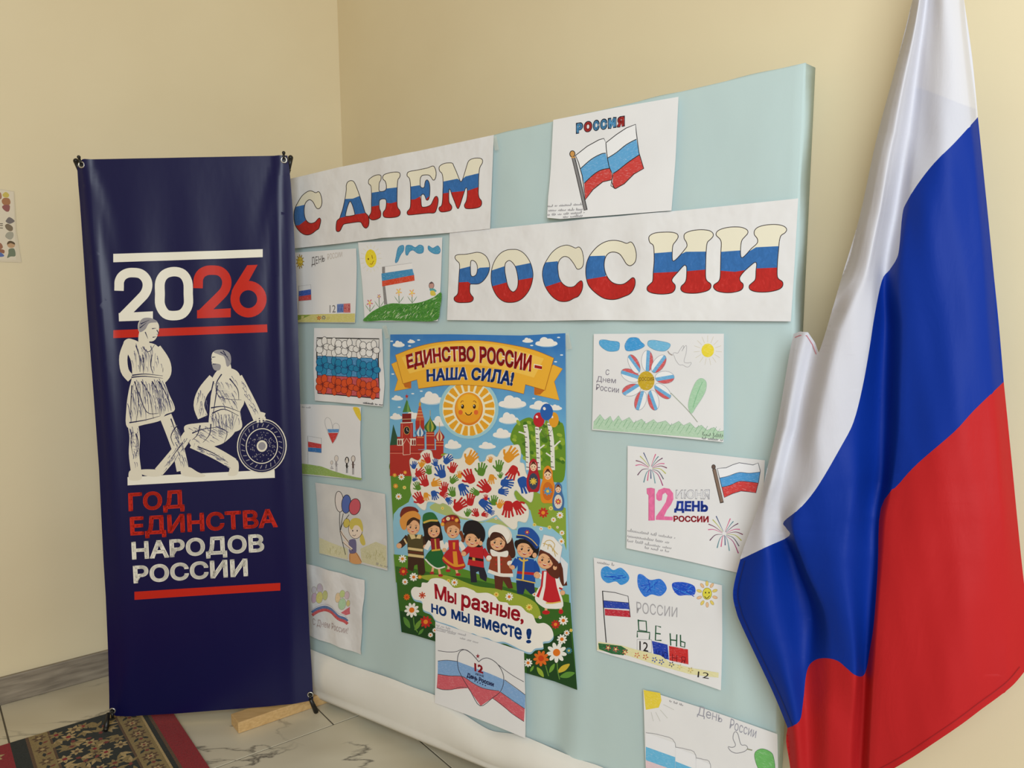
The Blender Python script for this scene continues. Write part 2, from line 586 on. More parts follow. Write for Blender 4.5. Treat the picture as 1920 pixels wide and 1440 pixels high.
# ================================================================== display board
BU0, BU1, BT = -0.862, 0.655, 0.046
b_top = lambda u: 0.3445 + 0.0493 * u
b_bot = lambda u: -1.1945 + 0.0700 * u
def board_w(u, v):
    d = 0.0016 * math.sin(u * 31 + 2 * math.sin(v * 3)) * (0.4 + 0.6 * math.sin(v * 2.3 + 1) ** 2)
    lo = min(1, max(0, (-0.15 - v) / 0.5))
    d += lo * 0.006 * math.exp(-((u - 0.245 - 0.04 * v) / 0.03) ** 2)
    d -= lo * 0.005 * math.exp(-((u - 0.195 - 0.05 * v) / 0.025) ** 2)
    d += lo * 0.005 * math.exp(-((u - 0.60 - 0.02 * v) / 0.02) ** 2)
    return d
def mat_cloth(name, c1, c2, wr=0.25):
    m, nt, b = new_mat(name)
    n = noise(nt, 3.0, 3, (1.6, 0.8, 1))
    r = ramp(nt, n.outputs['Fac'], [(0.3, lin(c1)), (0.7, lin(c2))])
    nt.links.new(r.outputs[0], b.inputs['Base Color'])
    b.inputs['Roughness'].default_value = 0.85
    b.inputs['Specular IOR Level'].default_value = 0.15
    n2 = noise(nt, 6.0, 3, (1.3, 0.6, 1, 0.25), 0.5, 0.2)
    n3 = noise(nt, 700, 1, (1, 0.25, 1))
    ad = nt.nodes.new('ShaderNodeMath'); ad.operation = 'MULTIPLY_ADD'; ad.inputs[1].default_value = 0.035
    nt.links.new(n3.outputs['Fac'], ad.inputs[0]); nt.links.new(n2.outputs['Fac'], ad.inputs[2])
    add_bump(nt, b, ad.outputs[0], wr, 0.009)
    return m
M_BLUE_CLOTH = mat_cloth('pale_blue_cotton', (181, 200, 200), (188, 207, 206))
M_WHITE_CLOTH = mat_cloth('white_cotton', (226, 222, 214), (232, 229, 222), 0.3)
M_WOOD = mat_noisy('pale_pine', (196, 158, 104), (216, 180, 126), 16, 0.55, 0.1, 60, stretch=(1, 9, 9), detail=4)

bl_w = BOARD.pt(-0.1, b_bot(-0.1), -0.02)
board = empty('display_board', Matrix.Translation((bl_w.x, bl_w.y, 0)))
tag(board, 'large freestanding notice board covered in pale blue cloth beside the flag', 'notice board')
board_inv = board.matrix_world.inverted()
bm = bmesh.new()
NU, NV = 90, 90
grid = []
for j in range(NV + 1):
    row = []
    for i in range(NU + 1):
        u = BU0 + (BU1 - BU0) * i / NU
        v = b_bot(u) + (b_top(u) - b_bot(u)) * j / NV
        e = min(i, NU - i, j, NV - j)
        w = board_w(u, v) * min(1, e / 6)
        row.append(bm.verts.new((u, v, w)))
    grid.append(row)
for j in range(NV):
    for i in range(NU):
        bm.faces.new((grid[j][i], grid[j][i + 1], grid[j + 1][i + 1], grid[j + 1][i]))
ringi = [(0, i) for i in range(NU)] + [(j, NU) for j in range(NV)] + [(NV, i) for i in range(NU, 0, -1)] + [(j, 0) for j in range(NV, 0, -1)]
prev = [grid[j][i] for j, i in ringi]
uc = (BU0 + BU1) / 2
for off, w in ((0.0035, -0.0015), (0.005, -0.006), (0.005, -BT), (-0.03, -BT - 0.001)):
    cur = []
    for k, (j, i) in enumerate(ringi):
        g = grid[j][i].co
        du = off * (1 if i == NU else -1 if i == 0 else 0)
        dv = off * (1 if j == NV else -1 if j == 0 else 0)
        wob = 0.0018 * math.sin(k * 0.55) * (1 if -BT < w < -0.004 else 0)
        cur.append(bm.verts.new((g.x + du + (wob if i in (0, NU) else 0), g.y + dv + (wob if j in (0, NV) else 0), w)))
    N = len(cur)
    for k in range(N):
        bm.faces.new((prev[k], cur[k], cur[(k + 1) % N], prev[(k + 1) % N]))
    prev = cur
bmesh.ops.recalc_face_normals(bm, faces=bm.faces[:])
cover = mesh_obj('blue_cloth_cover', bm, M_BLUE_CLOTH, board, board_inv @ BOARD.mat(), True)
# wooden frame behind the cloth
for k, (x0, x1, y0, y1) in enumerate(((BU0 + .02, BU1 - .02, .22, .265), (BU0 + .02, BU1 - .02, -1.10, -1.055), (BU0 + .02, BU0 + .065, -1.055, .22), (BU1 - .065, BU1 - .02, -1.055, .22))):
    bm = bmesh.new(); box(bm, x0, x1, y0, y1, -BT - 0.002, -0.008, bevel=0.002)
    mesh_obj('frame_rail', bm, M_WOOD, board, board_inv @ BOARD.mat())
# white cloth along the bottom, bulging below a sagging upper edge
seam = [BOARD.pix(*p) for p in ((584, 1216), (622, 1231), (660, 1246), (730, 1269), (773, 1286), (826, 1306), (870, 1336), (905, 1359), (930, 1370), (975, 1376), (1014, 1391), (1039, 1402), (1087, 1422), (1138, 1440))]
seam = [(BU0 - 0.008, seam[0][1] + 0.004)] + seam + [(0.42, -1.075), (0.55, -1.066), (BU1 + 0.008, -1.06)]
seam = cr_open(seam, 8)
def seam_v(u):
    for a, b in zip(seam, seam[1:]):
        if a[0] <= u <= b[0]: return a[1] + (b[1] - a[1]) * (u - a[0]) / max(b[0] - a[0], 1e-9)
    return seam[-1][1]
bm = bmesh.new()
rows = []
NW = 120
for j in range(17):
    t = j / 16
    row = []
    for i in range(NW + 1):
        u = BU0 - 0.008 + (BU1 - BU0 + 0.016) * i / NW
        vt, vb = seam_v(u), b_bot(u) - 0.004
        bul = 0.010 + 0.018 * math.sin(math.pi * min(1, t * 1.25)) ** 0.8 * (0.75 + 0.25 * math.sin(u * 7 + 1))
        bul += 0.004 * math.sin(u * 9 + t * 4) * t
        w = bul if t < 1 else 0.004
        if j == 0: w = 0.0045
        if t > 0.9: w = bul * (1 - (t - 0.9) * 8)
        row.append(bm.verts.new((u, vt + (vb - vt) * t, w)))
    rows.append(row)
last = [bm.verts.new((v.co.x, v.co.y - 0.001, -BT * 0.9)) for v in rows[-1]]
rows.append(last)
for a, b in zip(rows, rows[1:]):
    for i in range(NW): bm.faces.new((a[i], b[i], b[i + 1], a[i + 1]))
mesh_obj('white_lower_cloth', bm, M_WHITE_CLOTH, board, board_inv @ BOARD.mat(), True)
# feet: laths on the floor at right angles to the wall, and posts behind the cloth
for a0, bnear, bfar, lab in ((0.565, 0.690, 0.13, 'pale wooden lath foot'), (1.93, 0.31, 0.02, None)):
    bm = bmesh.new(); box(bm, a0, a0 + 0.062, bfar, bnear, 0.0005, 0.034, bevel=0.002)
    bmesh.ops.transform(bm, matrix=FM, verts=bm.verts[:]); bmesh.ops.reverse_faces(bm, faces=bm.faces[:])
    o = mesh_obj('foot', bm, M_WOOD, board, board_inv)
    if lab: o['label'] = lab
for u in (BU0 + 0.10, BU1 - 0.10):
    bm = bmesh.new()
    top = BOARD.pt(u, -0.5, -BT - 0.016)
    tube(bm, (top.x, top.y, 0.03), top, 0.014, seg=4)
    mesh_obj('post', bm, M_WOOD, board, board_inv)

# ================================================================== rug
RUG_B0, RUG_B1, RUG_A0, RUG_A1 = 0.81, 2.0, 0.285, 2.9
M_RUG_SIDE = mat_noisy('rug_backing', (38, 34, 26), (52, 46, 34), 80, 0.95, 0.2)
bm = bmesh.new(); box(bm, RUG_A0, RUG_A1, RUG_B0, RUG_B1, 0.0005, 0.008)
bmesh.ops.transform(bm, matrix=FM, verts=bm.verts[:]); bmesh.ops.reverse_faces(bm, faces=bm.faces[:])
rug = mesh_obj('rug', bm, M_RUG_SIDE)
tag(rug, 'dark floral patterned rug with a red border on the marble floor', 'rug')
def mat_pile(name, c, var=0.25):
    m, nt, b = new_mat(name)
    L = lin(c)
    n = noise(nt, 260, 2)
    r = ramp(nt, n.outputs['Fac'], [(0.3, tuple(x * (1 - var) for x in L)), (0.7, tuple(x * (1 + var) for x in L))])
    nt.links.new(r.outputs[0], b.inputs['Base Color'])
    b.inputs['Roughness'].default_value = 1.0; b.inputs['Specular IOR Level'].default_value = 0.05
    b.inputs['Sheen Weight'].default_value = 0.15
    n2 = noise(nt, 520, 2); add_bump(nt, b, n2.outputs['Fac'], 0.6, 0.004)
    return m
P_RED, P_DARK, P_BEIGE, P_BROWN, P_WINE = mat_pile('rug_red', (140, 14, 26)), mat_pile('rug_dark_green', (26, 30, 23)), mat_pile('rug_beige', (176, 152, 104)), mat_pile('rug_brown', (92, 66, 40)), mat_pile('rug_wine', (120, 44, 36))
P_OLIVE = mat_pile('rug_olive', (140, 120, 74))
RS = Sheet(FLOOR, base=0.0082); RS.T = None
RS.root = rug; RS.c = (0, 0)
def band(b0, b1, m): RS.p([(b0, RUG_A0), (b1, RUG_A0), (b1, RUG_A1), (b0, RUG_A1)], m)
for b0, b1, m in ((.81, .866, P_RED), (.866, .874, P_BROWN), (.874, .886, P_DARK), (.886, .892, P_BEIGE), (.892, .948, P_OLIVE), (.948, .954, P_BROWN), (.954, 1.118, P_DARK), (1.118, 1.124, P_BROWN), (1.124, 1.17, P_OLIVE), (1.17, 1.178, P_BROWN), (1.178, 1.215, P_DARK), (1.215, 2.0, P_RED)):
    band(b0, b1, m)
r_ = random.Random(3)
def leaf(cx, cy, L, W, ang, m):
    c, s_ = math.cos(ang), math.sin(ang)
    RS.p([(cx + x * c - y * s_, cy + x * s_ + y * c) for x, y in ((-L, 0), (-L * .5, W * .8), (0, W), (L * .55, W * .5), (L, 0), (L * .5, -W * .6), (0, -W * .9), (-L * .6, -W * .6))], m, True)
def blossom(cx, cy, R, m1, m2, n=6):
    for k in range(n):
        a = 2 * math.pi * k / n + cx * 9
        leaf(cx + R * .6 * math.cos(a), cy + R * .6 * math.sin(a), R * .45, R * .26, a, m1)
    RS.p(ell(cx, cy, R * .32, R * .32, 0, 10), m2)
a = RUG_A0 + 0.015
k = 0
while a < 1.15:
    blossom(0.920, a + .02, 0.022, P_BROWN, P_BEIGE, 8); blossom(0.920, a + .02, 0.013, P_BEIGE, P_WINE, 6)
    for sgn in (-1, 1): leaf(0.920 + sgn * 0.012, a + .053, 0.011, 0.005, 0.9 * sgn, P_DARK)
    leaf(0.920, a + .053, 0.006, 0.006, 0, P_WINE)
    blossom(1.147, a + .01, 0.018, P_BROWN, P_BEIGE, 6)
    leaf(1.147, a + .043, 0.010, 0.005, 1.57, P_DARK); leaf(1.136, a + .043, 0.008, 0.004, 0.5, P_WINE)
    a += 0.07; k += 1
a = RUG_A0 + 0.03
while a < 1.1:
    for bb in (0.972, 1.005, 1.038, 1.07, 1.1):
        x, y = bb + r_.uniform(-.01, .01), a + r_.uniform(-.012, .012)
        if r_.random() < .35:
            blossom(x, y, r_.uniform(.016, .022), r_.choice((P_BEIGE, P_OLIVE)), r_.choice((P_WINE, P_BROWN, P_RED)))
        else:
            an = r_.uniform(0, 6.28)
            for d in (-.8, 0, .8): leaf(x + .012 * math.cos(an + d), y + .012 * math.sin(an + d), .017, .006, an + d, r_.choice((P_BEIGE, P_OLIVE, P_OLIVE)))
            if r_.random() < .5: leaf(x - .01 * math.cos(an), y - .01 * math.sin(an), .008, .006, an, P_WINE)
    a += 0.036
for k in range(30):
    x, y = 1.245 + (k % 5) * .15 + r_.uniform(-.02, .02), RUG_A0 + .06 + (k // 5) * .2 + (k % 2) * .1
    blossom(x, y, .026, P_BEIGE, P_DARK, 7)
RS.part('woven_pattern').matrix_local = FLOOR.mat(0, 0, RS.base)

# ================================================================== X-stand banner
bx = Vector((0.57, 0.045, 0)).normalized()
bn0 = bx.cross(Vector((0, 0, 1)))
blean = math.radians(1.0)
BAN = Plane((-0.885, 2.222, 0.85), bx, Vector((0, 0, 1)) * math.cos(blean) - bn0 * math.sin(blean))
def m_vinyl():
    m, nt, b = new_mat('navy_banner_vinyl')
    b.inputs['Base Color'].default_value = (*lin((10, 12, 66)), 1)
    b.inputs['Roughness'].default_value = 0.36
    b.inputs['Specular IOR Level'].default_value = 0.36
    n = noise(nt, 900, 1, (0.15, 1, 1)); n2 = noise(nt, 7, 3, (1.5, 0.6, 1))
    ad = nt.nodes.new('ShaderNodeMath'); ad.operation = 'MULTIPLY_ADD'; ad.inputs[1].default_value = 0.02
    nt.links.new(n.outputs['Fac'], ad.inputs[0]); nt.links.new(n2.outputs['Fac'], ad.inputs[2])
    add_bump(nt, b, ad.outputs[0], 0.06, 0.02)
    return m
g_l, g_r = BAN.pix(154, 309), BAN.pix(533, 301)
v_top = g_l[1]
def ban_w(u, v):
    d = max(0.0, v_top - v)
    k = 1 - math.exp(-d / 0.30)
    fade = max(0.12, 1 - d / 1.35)
    w = 0.0
    for gu, sg in ((g_l[0], -1), (g_r[0], 1)):
        inner = gu - sg * (0.006 + 0.030 * k)
        x = (u - inner) * sg                       # positive towards the edge
        sig = 0.006 + 0.016 * k
        w += 0.016 * fade * (0.25 + 0.75 * k) * math.exp(-(x / sig) ** 2)
        inner2 = gu - sg * (0.012 + 0.085 * k)
        x2 = (u - inner2) * sg
        w += 0.006 * max(0, 1 - d / 0.45) * math.exp(-(x2 / (0.008 + 0.03 * k)) ** 2)
        if x > 0: w -= 0.35 * max(0, x - 0.01) * (0.3 + 0.7 * fade)
    w -= 0.006 * math.exp(-((u - 0.012) / 0.16) ** 2) * min(1, d / 0.3) * fade
    w += 0.0022 * math.sin(u * 42 + 1.0) * math.exp(-((d - 0.35) / 0.25) ** 2)
    # crease running up from the lower left eyelet
    du, dv = u + 0.27, v + 0.80
    t = (du * 0.25 + dv * 0.97)
    n = (du * 0.97 - dv * 0.25)
    if t > 0: w += 0.006 * math.exp(-t / 0.22) * math.exp(-(n / (0.008 + 0.12 * t)) ** 2)
    return w
BS = Sheet(BAN, base=0.0, disp=ban_w, cell=0.0125)
BS.STEP = 0.00006
stand = empty('banner_stand', Matrix.Translation((-0.885, 2.24, 0)))
tag(stand, 'tall navy blue vinyl banner reading 2026 hung on a black X-shaped stand', 'banner stand')
sinv = stand.matrix_world.inverted()
left_e = [(156, 299), (147, 306), (143.6, 316), (145, 345), (147.8, 378), (155, 485), (160.5, 569), (167.5, 665), (183.6, 880), (192, 1048), (196.7, 1120), (201, 1225), (203, 1307), (203, 1338)]
right_e = [(586.7, 1315), (584, 1260), (580, 1197), (577, 1127), (573, 1048), (565.7, 894), (557.5, 610), (554, 513), (548.5, 400), (543.5, 330), (541.5, 310), (538.7, 291.5)]
pan = BS.paper('banner_panel', left_e + [(216.7, 1344), (333, 1338), (500, 1325)] + right_e, m_vinyl())
mw = pan.matrix_world.copy(); pan.parent = stand; pan.matrix_local = sinv @ mw
BW, BR_ = (238, 234, 220), (196, 40, 26)
BS.kind = 'gloss'
BS.z(100, 260, 3.5556)
BS.p([(400, 768), (1397, 737), (1397, 790), (400, 824)], BW)
BS.part('rule_bar')
BS.p([(400, 1277), (1425, 1238), (1427, 1290), (400, 1330)], BR_)
BS.part('rule_bar')
def big2(ox, oy, col, base):
    BS.l([(437 + ox, 1014 + oy), (438 + ox, 985 + oy), (440 + ox, 950 + oy), (458 + ox, 917 + oy), (492 + ox, 897 + oy), (533 + ox, 893 + oy), (577 + ox, 899 + oy), (608 + ox, 922 + oy), (625 + ox, 955 + oy), (626 + ox, 992 + oy), (612 + ox, 1030 + oy), (580 + ox, 1068 + oy), (465 + ox, 1183 + oy)], 63, col)
    BS.p(base, col)
big2(0, 0, BW, [(434, 1163), (663, 1151), (663, 1210), (436, 1218)])
big2(526, -17, BR_, [(957, 1144), (1180, 1131), (1180, 1191), (957, 1198)])
BS.l([(800, 886), (860, 902), (893, 955), (897, 1035), (896, 1110), (860, 1165), (802, 1180), (745, 1168), (710, 1110), (708, 1035), (709, 955), (740, 904)], 63, BW, True, True)
BS.l(ell(1300, 1070, 91, 91, 0, 32), 62, BR_, False, True)
BS.p([(1293, 844), (1363, 841), (1296, 962), (1240, 1010), (1183, 1040), (1188, 1012), (1205, 980)], BR_)
BS.part('year_lettering')
BS.z(180, 560, 4)
BS.p([(237, 1338), (1340, 1283), (1342, 1343), (238, 1400)], BW)
BS.part('rule_bar')
BS.z(180, 880, 4.174)
BS.p([(302, 957), (1443, 888), (1443, 948), (303, 1020)], BR_)
BS.part('rule_bar')
for txt, bl, br, tl, tr, col in (('ГОД', (256, 328), (692, 302), (252, 186), (686, 160), BR_), ('ЕДИНСТВА', (270, 518), (1422, 451), (264, 373), (1415, 308), BR_),
                                 ('НАРОДОВ', (284, 706), (1318, 645), (277, 568), (1312, 505), BW), ('РОССИИ', (296, 892), (1190, 836), (289, 755), (1184, 698), BW)):
    BS.t(txt, bl, br, tl, tr, col, 0.036)
BS.part('lettering')
# two plain engraved figures: one standing in a tunic, one seated beside a round disc
NV_, IV, MID = (10, 12, 66), (226, 219, 200), (150, 146, 150)
S = BS
S.z(180, 560, 4)
hr = random.Random(5)
def inside(p, poly):
    r = False
    for k in range(len(poly)):
        a, b = poly[k - 1], poly[k]
        if (a[1] > p[1]) != (b[1] > p[1]) and p[0] < (b[0] - a[0]) * (p[1] - a[1]) / (b[1] - a[1]) + a[0]: r = not r
    return r
def hatch(poly, n, ang, L, w, col):
    x0, x1 = min(p[0] for p in poly), max(p[0] for p in poly); y0, y1 = min(p[1] for p in poly), max(p[1] for p in poly)
    k = 0
    for _ in range(n * 8):
        if k >= n: break
        x, y = hr.uniform(x0, x1), hr.uniform(y0, y1)
        a = math.radians(ang + hr.uniform(-5, 5)); l_ = L * hr.uniform(.5, 1.2)
        q = (x + l_ * math.cos(a), y + l_ * math.sin(a))
        if inside((x, y), poly) and inside(q, poly):
            S.l([(x, y), ((x + q[0]) / 2 + 4, (y + q[1]) / 2), q], w, col, kind='gloss', taper=True); k += 1
def fig(pts, holes=()): S.p(pts, IV, True, kind='gloss')
def fold(*L, w=7, c=NV_):
    for q in L: S.l(q, w, c, kind='gloss', taper=True)
# standing figure
S.l([(275, 940), (290, 1040), (285, 1160), (300, 1290)], 78, IV)
S.l([(520, 880), (575, 1020), (620, 1150), (650, 1290)], 92, IV)
fig([(255, 1290), (330, 1280), (345, 1340), (320, 1362), (260, 1362), (245, 1340)])
fig([(640, 1270), (700, 1265), (760, 1300), (820, 1325), (790, 1340), (690, 1335), (640, 1320)])
fold([(270, 1000), (262, 1080), (275, 1160)], [(300, 1010), (318, 1090), (300, 1180)], [(560, 900), (600, 1010), (650, 1130)], [(600, 960), (560, 1040), (610, 1150)], w=9)
for k in range(7): fold([(262 + k * 4, 1000 + k * 26), (300 + k * 3, 1008 + k * 26)], [(560 + k * 9, 960 + k * 30), (610 + k * 8, 950 + k * 30)], w=5, c=MID)
fig([(290, 310), (340, 330), (420, 335), (470, 370), (500, 470), (500, 570), (540, 700), (590, 830), (520, 870), (480, 915), (360, 945), (235, 965), (228, 820), (245, 690), (270, 580), (262, 470), (225, 390), (205, 330), (240, 300)])
S.l([(455, 370), (520, 470), (530, 560), (480, 620), (420, 640)], 62, IV)
S.l([(240, 330), (205, 430), (215, 540), (262, 600)], 62, IV)
fold([(330, 330), (390, 400), (440, 345)], [(300, 350), (330, 450), (330, 550)], [(350, 420), (360, 500), (355, 560)], [(420, 420), (410, 500), (430, 560)], [(270, 575), (370, 565), (500, 580)], [(265, 590), (370, 582), (500, 598)],
     [(290, 620), (320, 760), (300, 930)], [(340, 620), (400, 720), (430, 900)], [(420, 620), (470, 720), (480, 880)], [(470, 620), (530, 730), (560, 840)], [(270, 650), (262, 780), (262, 930)], [(320, 700), (380, 850), (470, 860)], [(250, 930), (370, 910), (480, 880)], w=10)
for k in range(12): fold([(282 + k * 17, 640), (276 + k * 20, 900 - k * 3)], w=4, c=MID)
for k in range(7): fold([(300 + k * 24, 410), (305 + k * 22, 545)], w=4, c=MID)
fig([(330, 240), (380, 240), (400, 330), (360, 365), (320, 330)])
fig([(330, 165), (380, 145), (440, 160), (470, 200), (465, 260), (440, 310), (400, 320), (360, 290), (325, 250), (315, 205)])
S.p([(320, 200), (350, 150), (410, 145), (460, 175), (400, 185), (370, 230), (330, 250)], MID, True, kind='gloss')
fold([(420, 225), (450, 222)], [(425, 290), (450, 286)], [(455, 235), (468, 262), (452, 268)], [(370, 250), (390, 300)], [(335, 190), (400, 160)], [(330, 220), (380, 180)], w=8)
# seated figure
fig([(930, 520), (1000, 520), (1070, 560), (1100, 680), (1110, 780), (1080, 850), (1095, 960), (1040, 1000), (940, 1010), (850, 960), (850, 850), (860, 720), (870, 600)])
S.l([(1060, 590), (1130, 720), (1180, 820), (1215, 900)], 74, IV)
S.l([(880, 600), (800, 700), (770, 800), (800, 890)], 80, IV)
fig([(660, 960), (760, 935), (880, 930), (1010, 950), (1040, 1000), (960, 1080), (880, 1110), (800, 1130), (720, 1110), (690, 1060)])
S.l([(720, 1080), (830, 1130), (930, 1180), (1030, 1240)], 86, IV)
S.l([(690, 1020), (620, 1120), (530, 1230), (470, 1300)], 74, IV)
fig([(1000, 1210), (1060, 1215), (1070, 1280), (1050, 1325), (990, 1325), (1000, 1280)])
fig([(330, 1285), (420, 1280), (490, 1290), (490, 1325), (430, 1335), (350, 1320)])
fold([(960, 540), (900, 640), (930, 740), (1090, 760)], [(880, 620), (850, 760), (830, 900)], [(910, 650), (890, 780), (870, 920)], [(860, 820), (960, 810), (1080, 850)], [(870, 860), (960, 830), (1070, 880)], [(900, 960), (980, 1000), (960, 1080)], [(780, 950), (760, 1020), (720, 1060)], [(860, 940), (850, 1020), (800, 1080)],
     [(1000, 600), (1060, 680), (1070, 760)], [(760, 1110), (880, 1160), (990, 1230)], [(720, 1010), (800, 980), (940, 960)], [(650, 1080), (560, 1200)], w=10)
for k in range(9): fold([(900 + k * 20, 870), (905 + k * 14, 1000)], [(880 + k * 8, 640 + k * 12), (930 + k * 14, 640 + k * 12)], w=4, c=MID)
for k in range(8): fold([(740 + k * 30, 1085 + k * 14), (730 + k * 32, 1118 + k * 14)], [(1090 + k * 14, 640 + k * 30), (1112 + k * 12, 628 + k * 30)], w=4, c=MID)
fig([(940, 480), (1000, 480), (1010, 560), (950, 570), (920, 540)])
fig([(870, 410), (910, 385), (970, 390), (1005, 430), (1005, 490), (960, 520), (920, 535), (880, 520), (865, 470)])
S.p([(880, 400), (940, 382), (1000, 410), (1010, 480), (980, 510), (960, 440), (920, 420)], MID, True, kind='gloss')
S.p([(872, 490), (930, 495), (925, 535), (885, 535)], MID, True, kind='gloss')
fold([(870, 440), (895, 438)], [(872, 490), (900, 492)], [(865, 450), (855, 475), (872, 478)], [(930, 400), (990, 440)], [(950, 390), (1000, 470)], w=8)
S.e(1245, 1105, 188, 205, IV, 8, 'gloss', 40)
S.e(1245, 1105, 180, 197, NV_, 8, 'gloss', 40)
S.l(ell(1245, 1105, 168, 184, 8, 40), 5, MID, False, True)
S.e(1245, 1105, 122, 134, IV, 8, 'gloss', 36)
S.e(1245, 1105, 115, 127, NV_, 8, 'gloss', 36)
for k in range(24):
    a_ = 2 * math.pi * k / 24
    S.l([(1245 + 132 * math.cos(a_), 1105 + 144 * math.sin(a_)), (1245 + 156 * math.cos(a_ + .08), 1105 + 170 * math.sin(a_ + .08))], 6, MID, False)
S.e(1245, 1105, 40, 44, IV, 8, 'gloss'); S.e(1245, 1105, 28, 30, MID, 8, 'gloss')
S.l([(1195, 890), (1225, 870), (1265, 880)], 44, IV)
S.l([(1210, 890), (1215, 930)], 18, IV, False); S.l([(1238, 890), (1243, 930)], 18, IV, False); S.l([(1262, 885), (1270, 915)], 16, IV, False)
hatch([(280, 320), (420, 340), (490, 470), (500, 570), (270, 580), (265, 470)], 32, 80, 60, 5, (98, 96, 122))
hatch([(270, 600), (500, 600), (585, 830), (480, 910), (236, 950), (232, 800)], 64, 82, 90, 5, (98, 96, 122))
hatch([(400, 600), (500, 600), (585, 830), (480, 910)], 27, 75, 90, 5, (98, 96, 122))
hatch([(250, 960), (320, 960), (320, 1280), (255, 1280)], 27, 85, 60, 5, (98, 96, 122))
hatch([(560, 900), (620, 960), (690, 1280), (630, 1280)], 27, 72, 60, 5, (98, 96, 122))
hatch([(940, 540), (1070, 560), (1100, 760), (1080, 850), (860, 850), (880, 620)], 36, 65, 55, 5, (98, 96, 122))
hatch([(860, 850), (1085, 850), (1095, 960), (940, 1010), (850, 960)], 35, 80, 70, 5, (98, 96, 122))
hatch([(680, 960), (1010, 950), (1030, 1000), (880, 1100), (720, 1100)], 36, 30, 60, 5, (98, 96, 122))
hatch([(1080, 600), (1130, 640), (1230, 880), (1200, 900), (1120, 760)], 17, 62, 45, 5, (98, 96, 122))
hatch([(740, 700), (840, 640), (830, 900), (760, 880)], 20, 95, 60, 5, (98, 96, 122))
hatch([(730, 1090), (1030, 1240), (1020, 1280), (740, 1130)], 20, 28, 45, 5, (98, 96, 122))
hatch([(470, 1280), (680, 1010), (720, 1040), (520, 1310)], 20, 125, 45, 5, (98, 96, 122))
for _ in range(90):
    a_, r_1 = hr.uniform(0, 6.28), hr.uniform(50, 105)
    x_, y_ = 1245 + r_1 * math.cos(a_), 1105 + r_1 * 1.08 * math.sin(a_)
    S.l([(x_, y_), (x_ + hr.uniform(-9, 9), y_ + hr.uniform(4, 10))], 4, MID, False)
S.part('engraved_figures')

# stand hardware
M_BLACK = mat_noisy('black_plastic', (16, 15, 14), (24, 22, 20), 60, 0.4, 0.05)
M_STEEL = mat_noisy('eyelet_steel', (188, 186, 178), (210, 208, 200), 30, 0.3, 0.05); M_STEEL.node_tree.nodes['Principled BSDF'].inputs['Metallic'].default_value = 0.85
def bp(px, py, w): return BAN.pt(*BAN.pix(px, py), w)
hub_c = Vector((-0.885, 2.222 + 0.10, 0.86))
rods = [((139, 296), (146, 322), -0.006), ((544.5, 290), (541.5, 316), -0.006), ((197.5, 1372), (206, 1334), None), ((594, 1337), (583.5, 1308), None)]
for k, (tip, inn, w) in enumerate(rods):
    if w is None:
        d = ray(*tip); tipP = CAM + d * ((0.0085 + (0.008 if k == 2 else 0) - CAM_H) / d.z)
        innP = bp(*inn, 0.010)
    else:
        tipP, innP = bp(*tip, w), bp(*inn, w - 0.004)
    bm = bmesh.new()
    start = innP + (hub_c - innP) * (0.0 if k < 2 else 0.03)
    if k < 2: tube(bm, hub_c, innP, 0.0045, seg=8)
    else: tube(bm, hub_c, BAN.pt(*BAN.pix(*inn), -0.02), 0.0045, seg=8)
    mesh_obj('rod', bm, M_BLACK, stand, sinv, True)
    bm = bmesh.new(); dd = (tipP - innP).normalized()
    r0, r1 = (0.0035, 0.0072) if k < 2 else (0.0055, 0.0075)
    tube(bm, innP, tipP - dd * r1, r0, r1, 12); ball(bm, tipP - dd * r1, r1)
    mesh_obj('rubber_cap', bm, M_BLACK, stand, sinv, True)
bm = bmesh.new(); tube(bm, hub_c - Vector((0, .02, 0)), hub_c + Vector((0, .02, 0)), 0.03, seg=20); mesh_obj('hub', bm, M_BLACK, stand, sinv)
bm = bmesh.new(); tube(bm, hub_c + Vector((0, .015, 0)), hub_c + Vector((0.02, 0.28, -0.853)), 0.0045, seg=8); mesh_obj('back_leg', bm, M_BLACK, stand, sinv, True)
for px, py, hk in ((154.5, 309.5, (149, 295)), (533, 300.5, (532.5, 287)), (581.5, 1303.5, None), (210, 1334, None)):
    u, v = BAN.pix(px, py)
    bm = bmesh.new(); torus(bm, Matrix.Translation((0, 0, 0)), 0.0072, 0.0022)
    mesh_obj('eyelet', bm, M_STEEL, stand, sinv @ BAN.mat(u, v, ban_w(u, v) + 0.0022), True)
    bm = bmesh.new(); bmesh.ops.create_circle(bm, cap_ends=True, radius=0.0062, segments=18)
    mesh_obj('eyelet_hole', bm, M_BLACK, stand, sinv @ BAN.mat(u, v, ban_w(u, v) + 0.0014))
    bm = bmesh.new()
    if hk:
        h0 = bp(*hk, 0.004); e0 = BAN.pt(u, v, ban_w(u, v) + 0.004)
        tube(bm, h0, e0 + (h0 - e0) * .1, 0.0034, seg=8); ball(bm, h0, 0.0048)
    else:
        e0 = BAN.pt(u, v, ban_w(u, v) + 0.006)
        tube(bm, e0, e0 + Vector((0.003, -0.004, -0.018)), 0.0038, seg=8); ball(bm, e0, 0.004)
    mesh_obj('hook', bm, M_BLACK, stand, sinv, True)

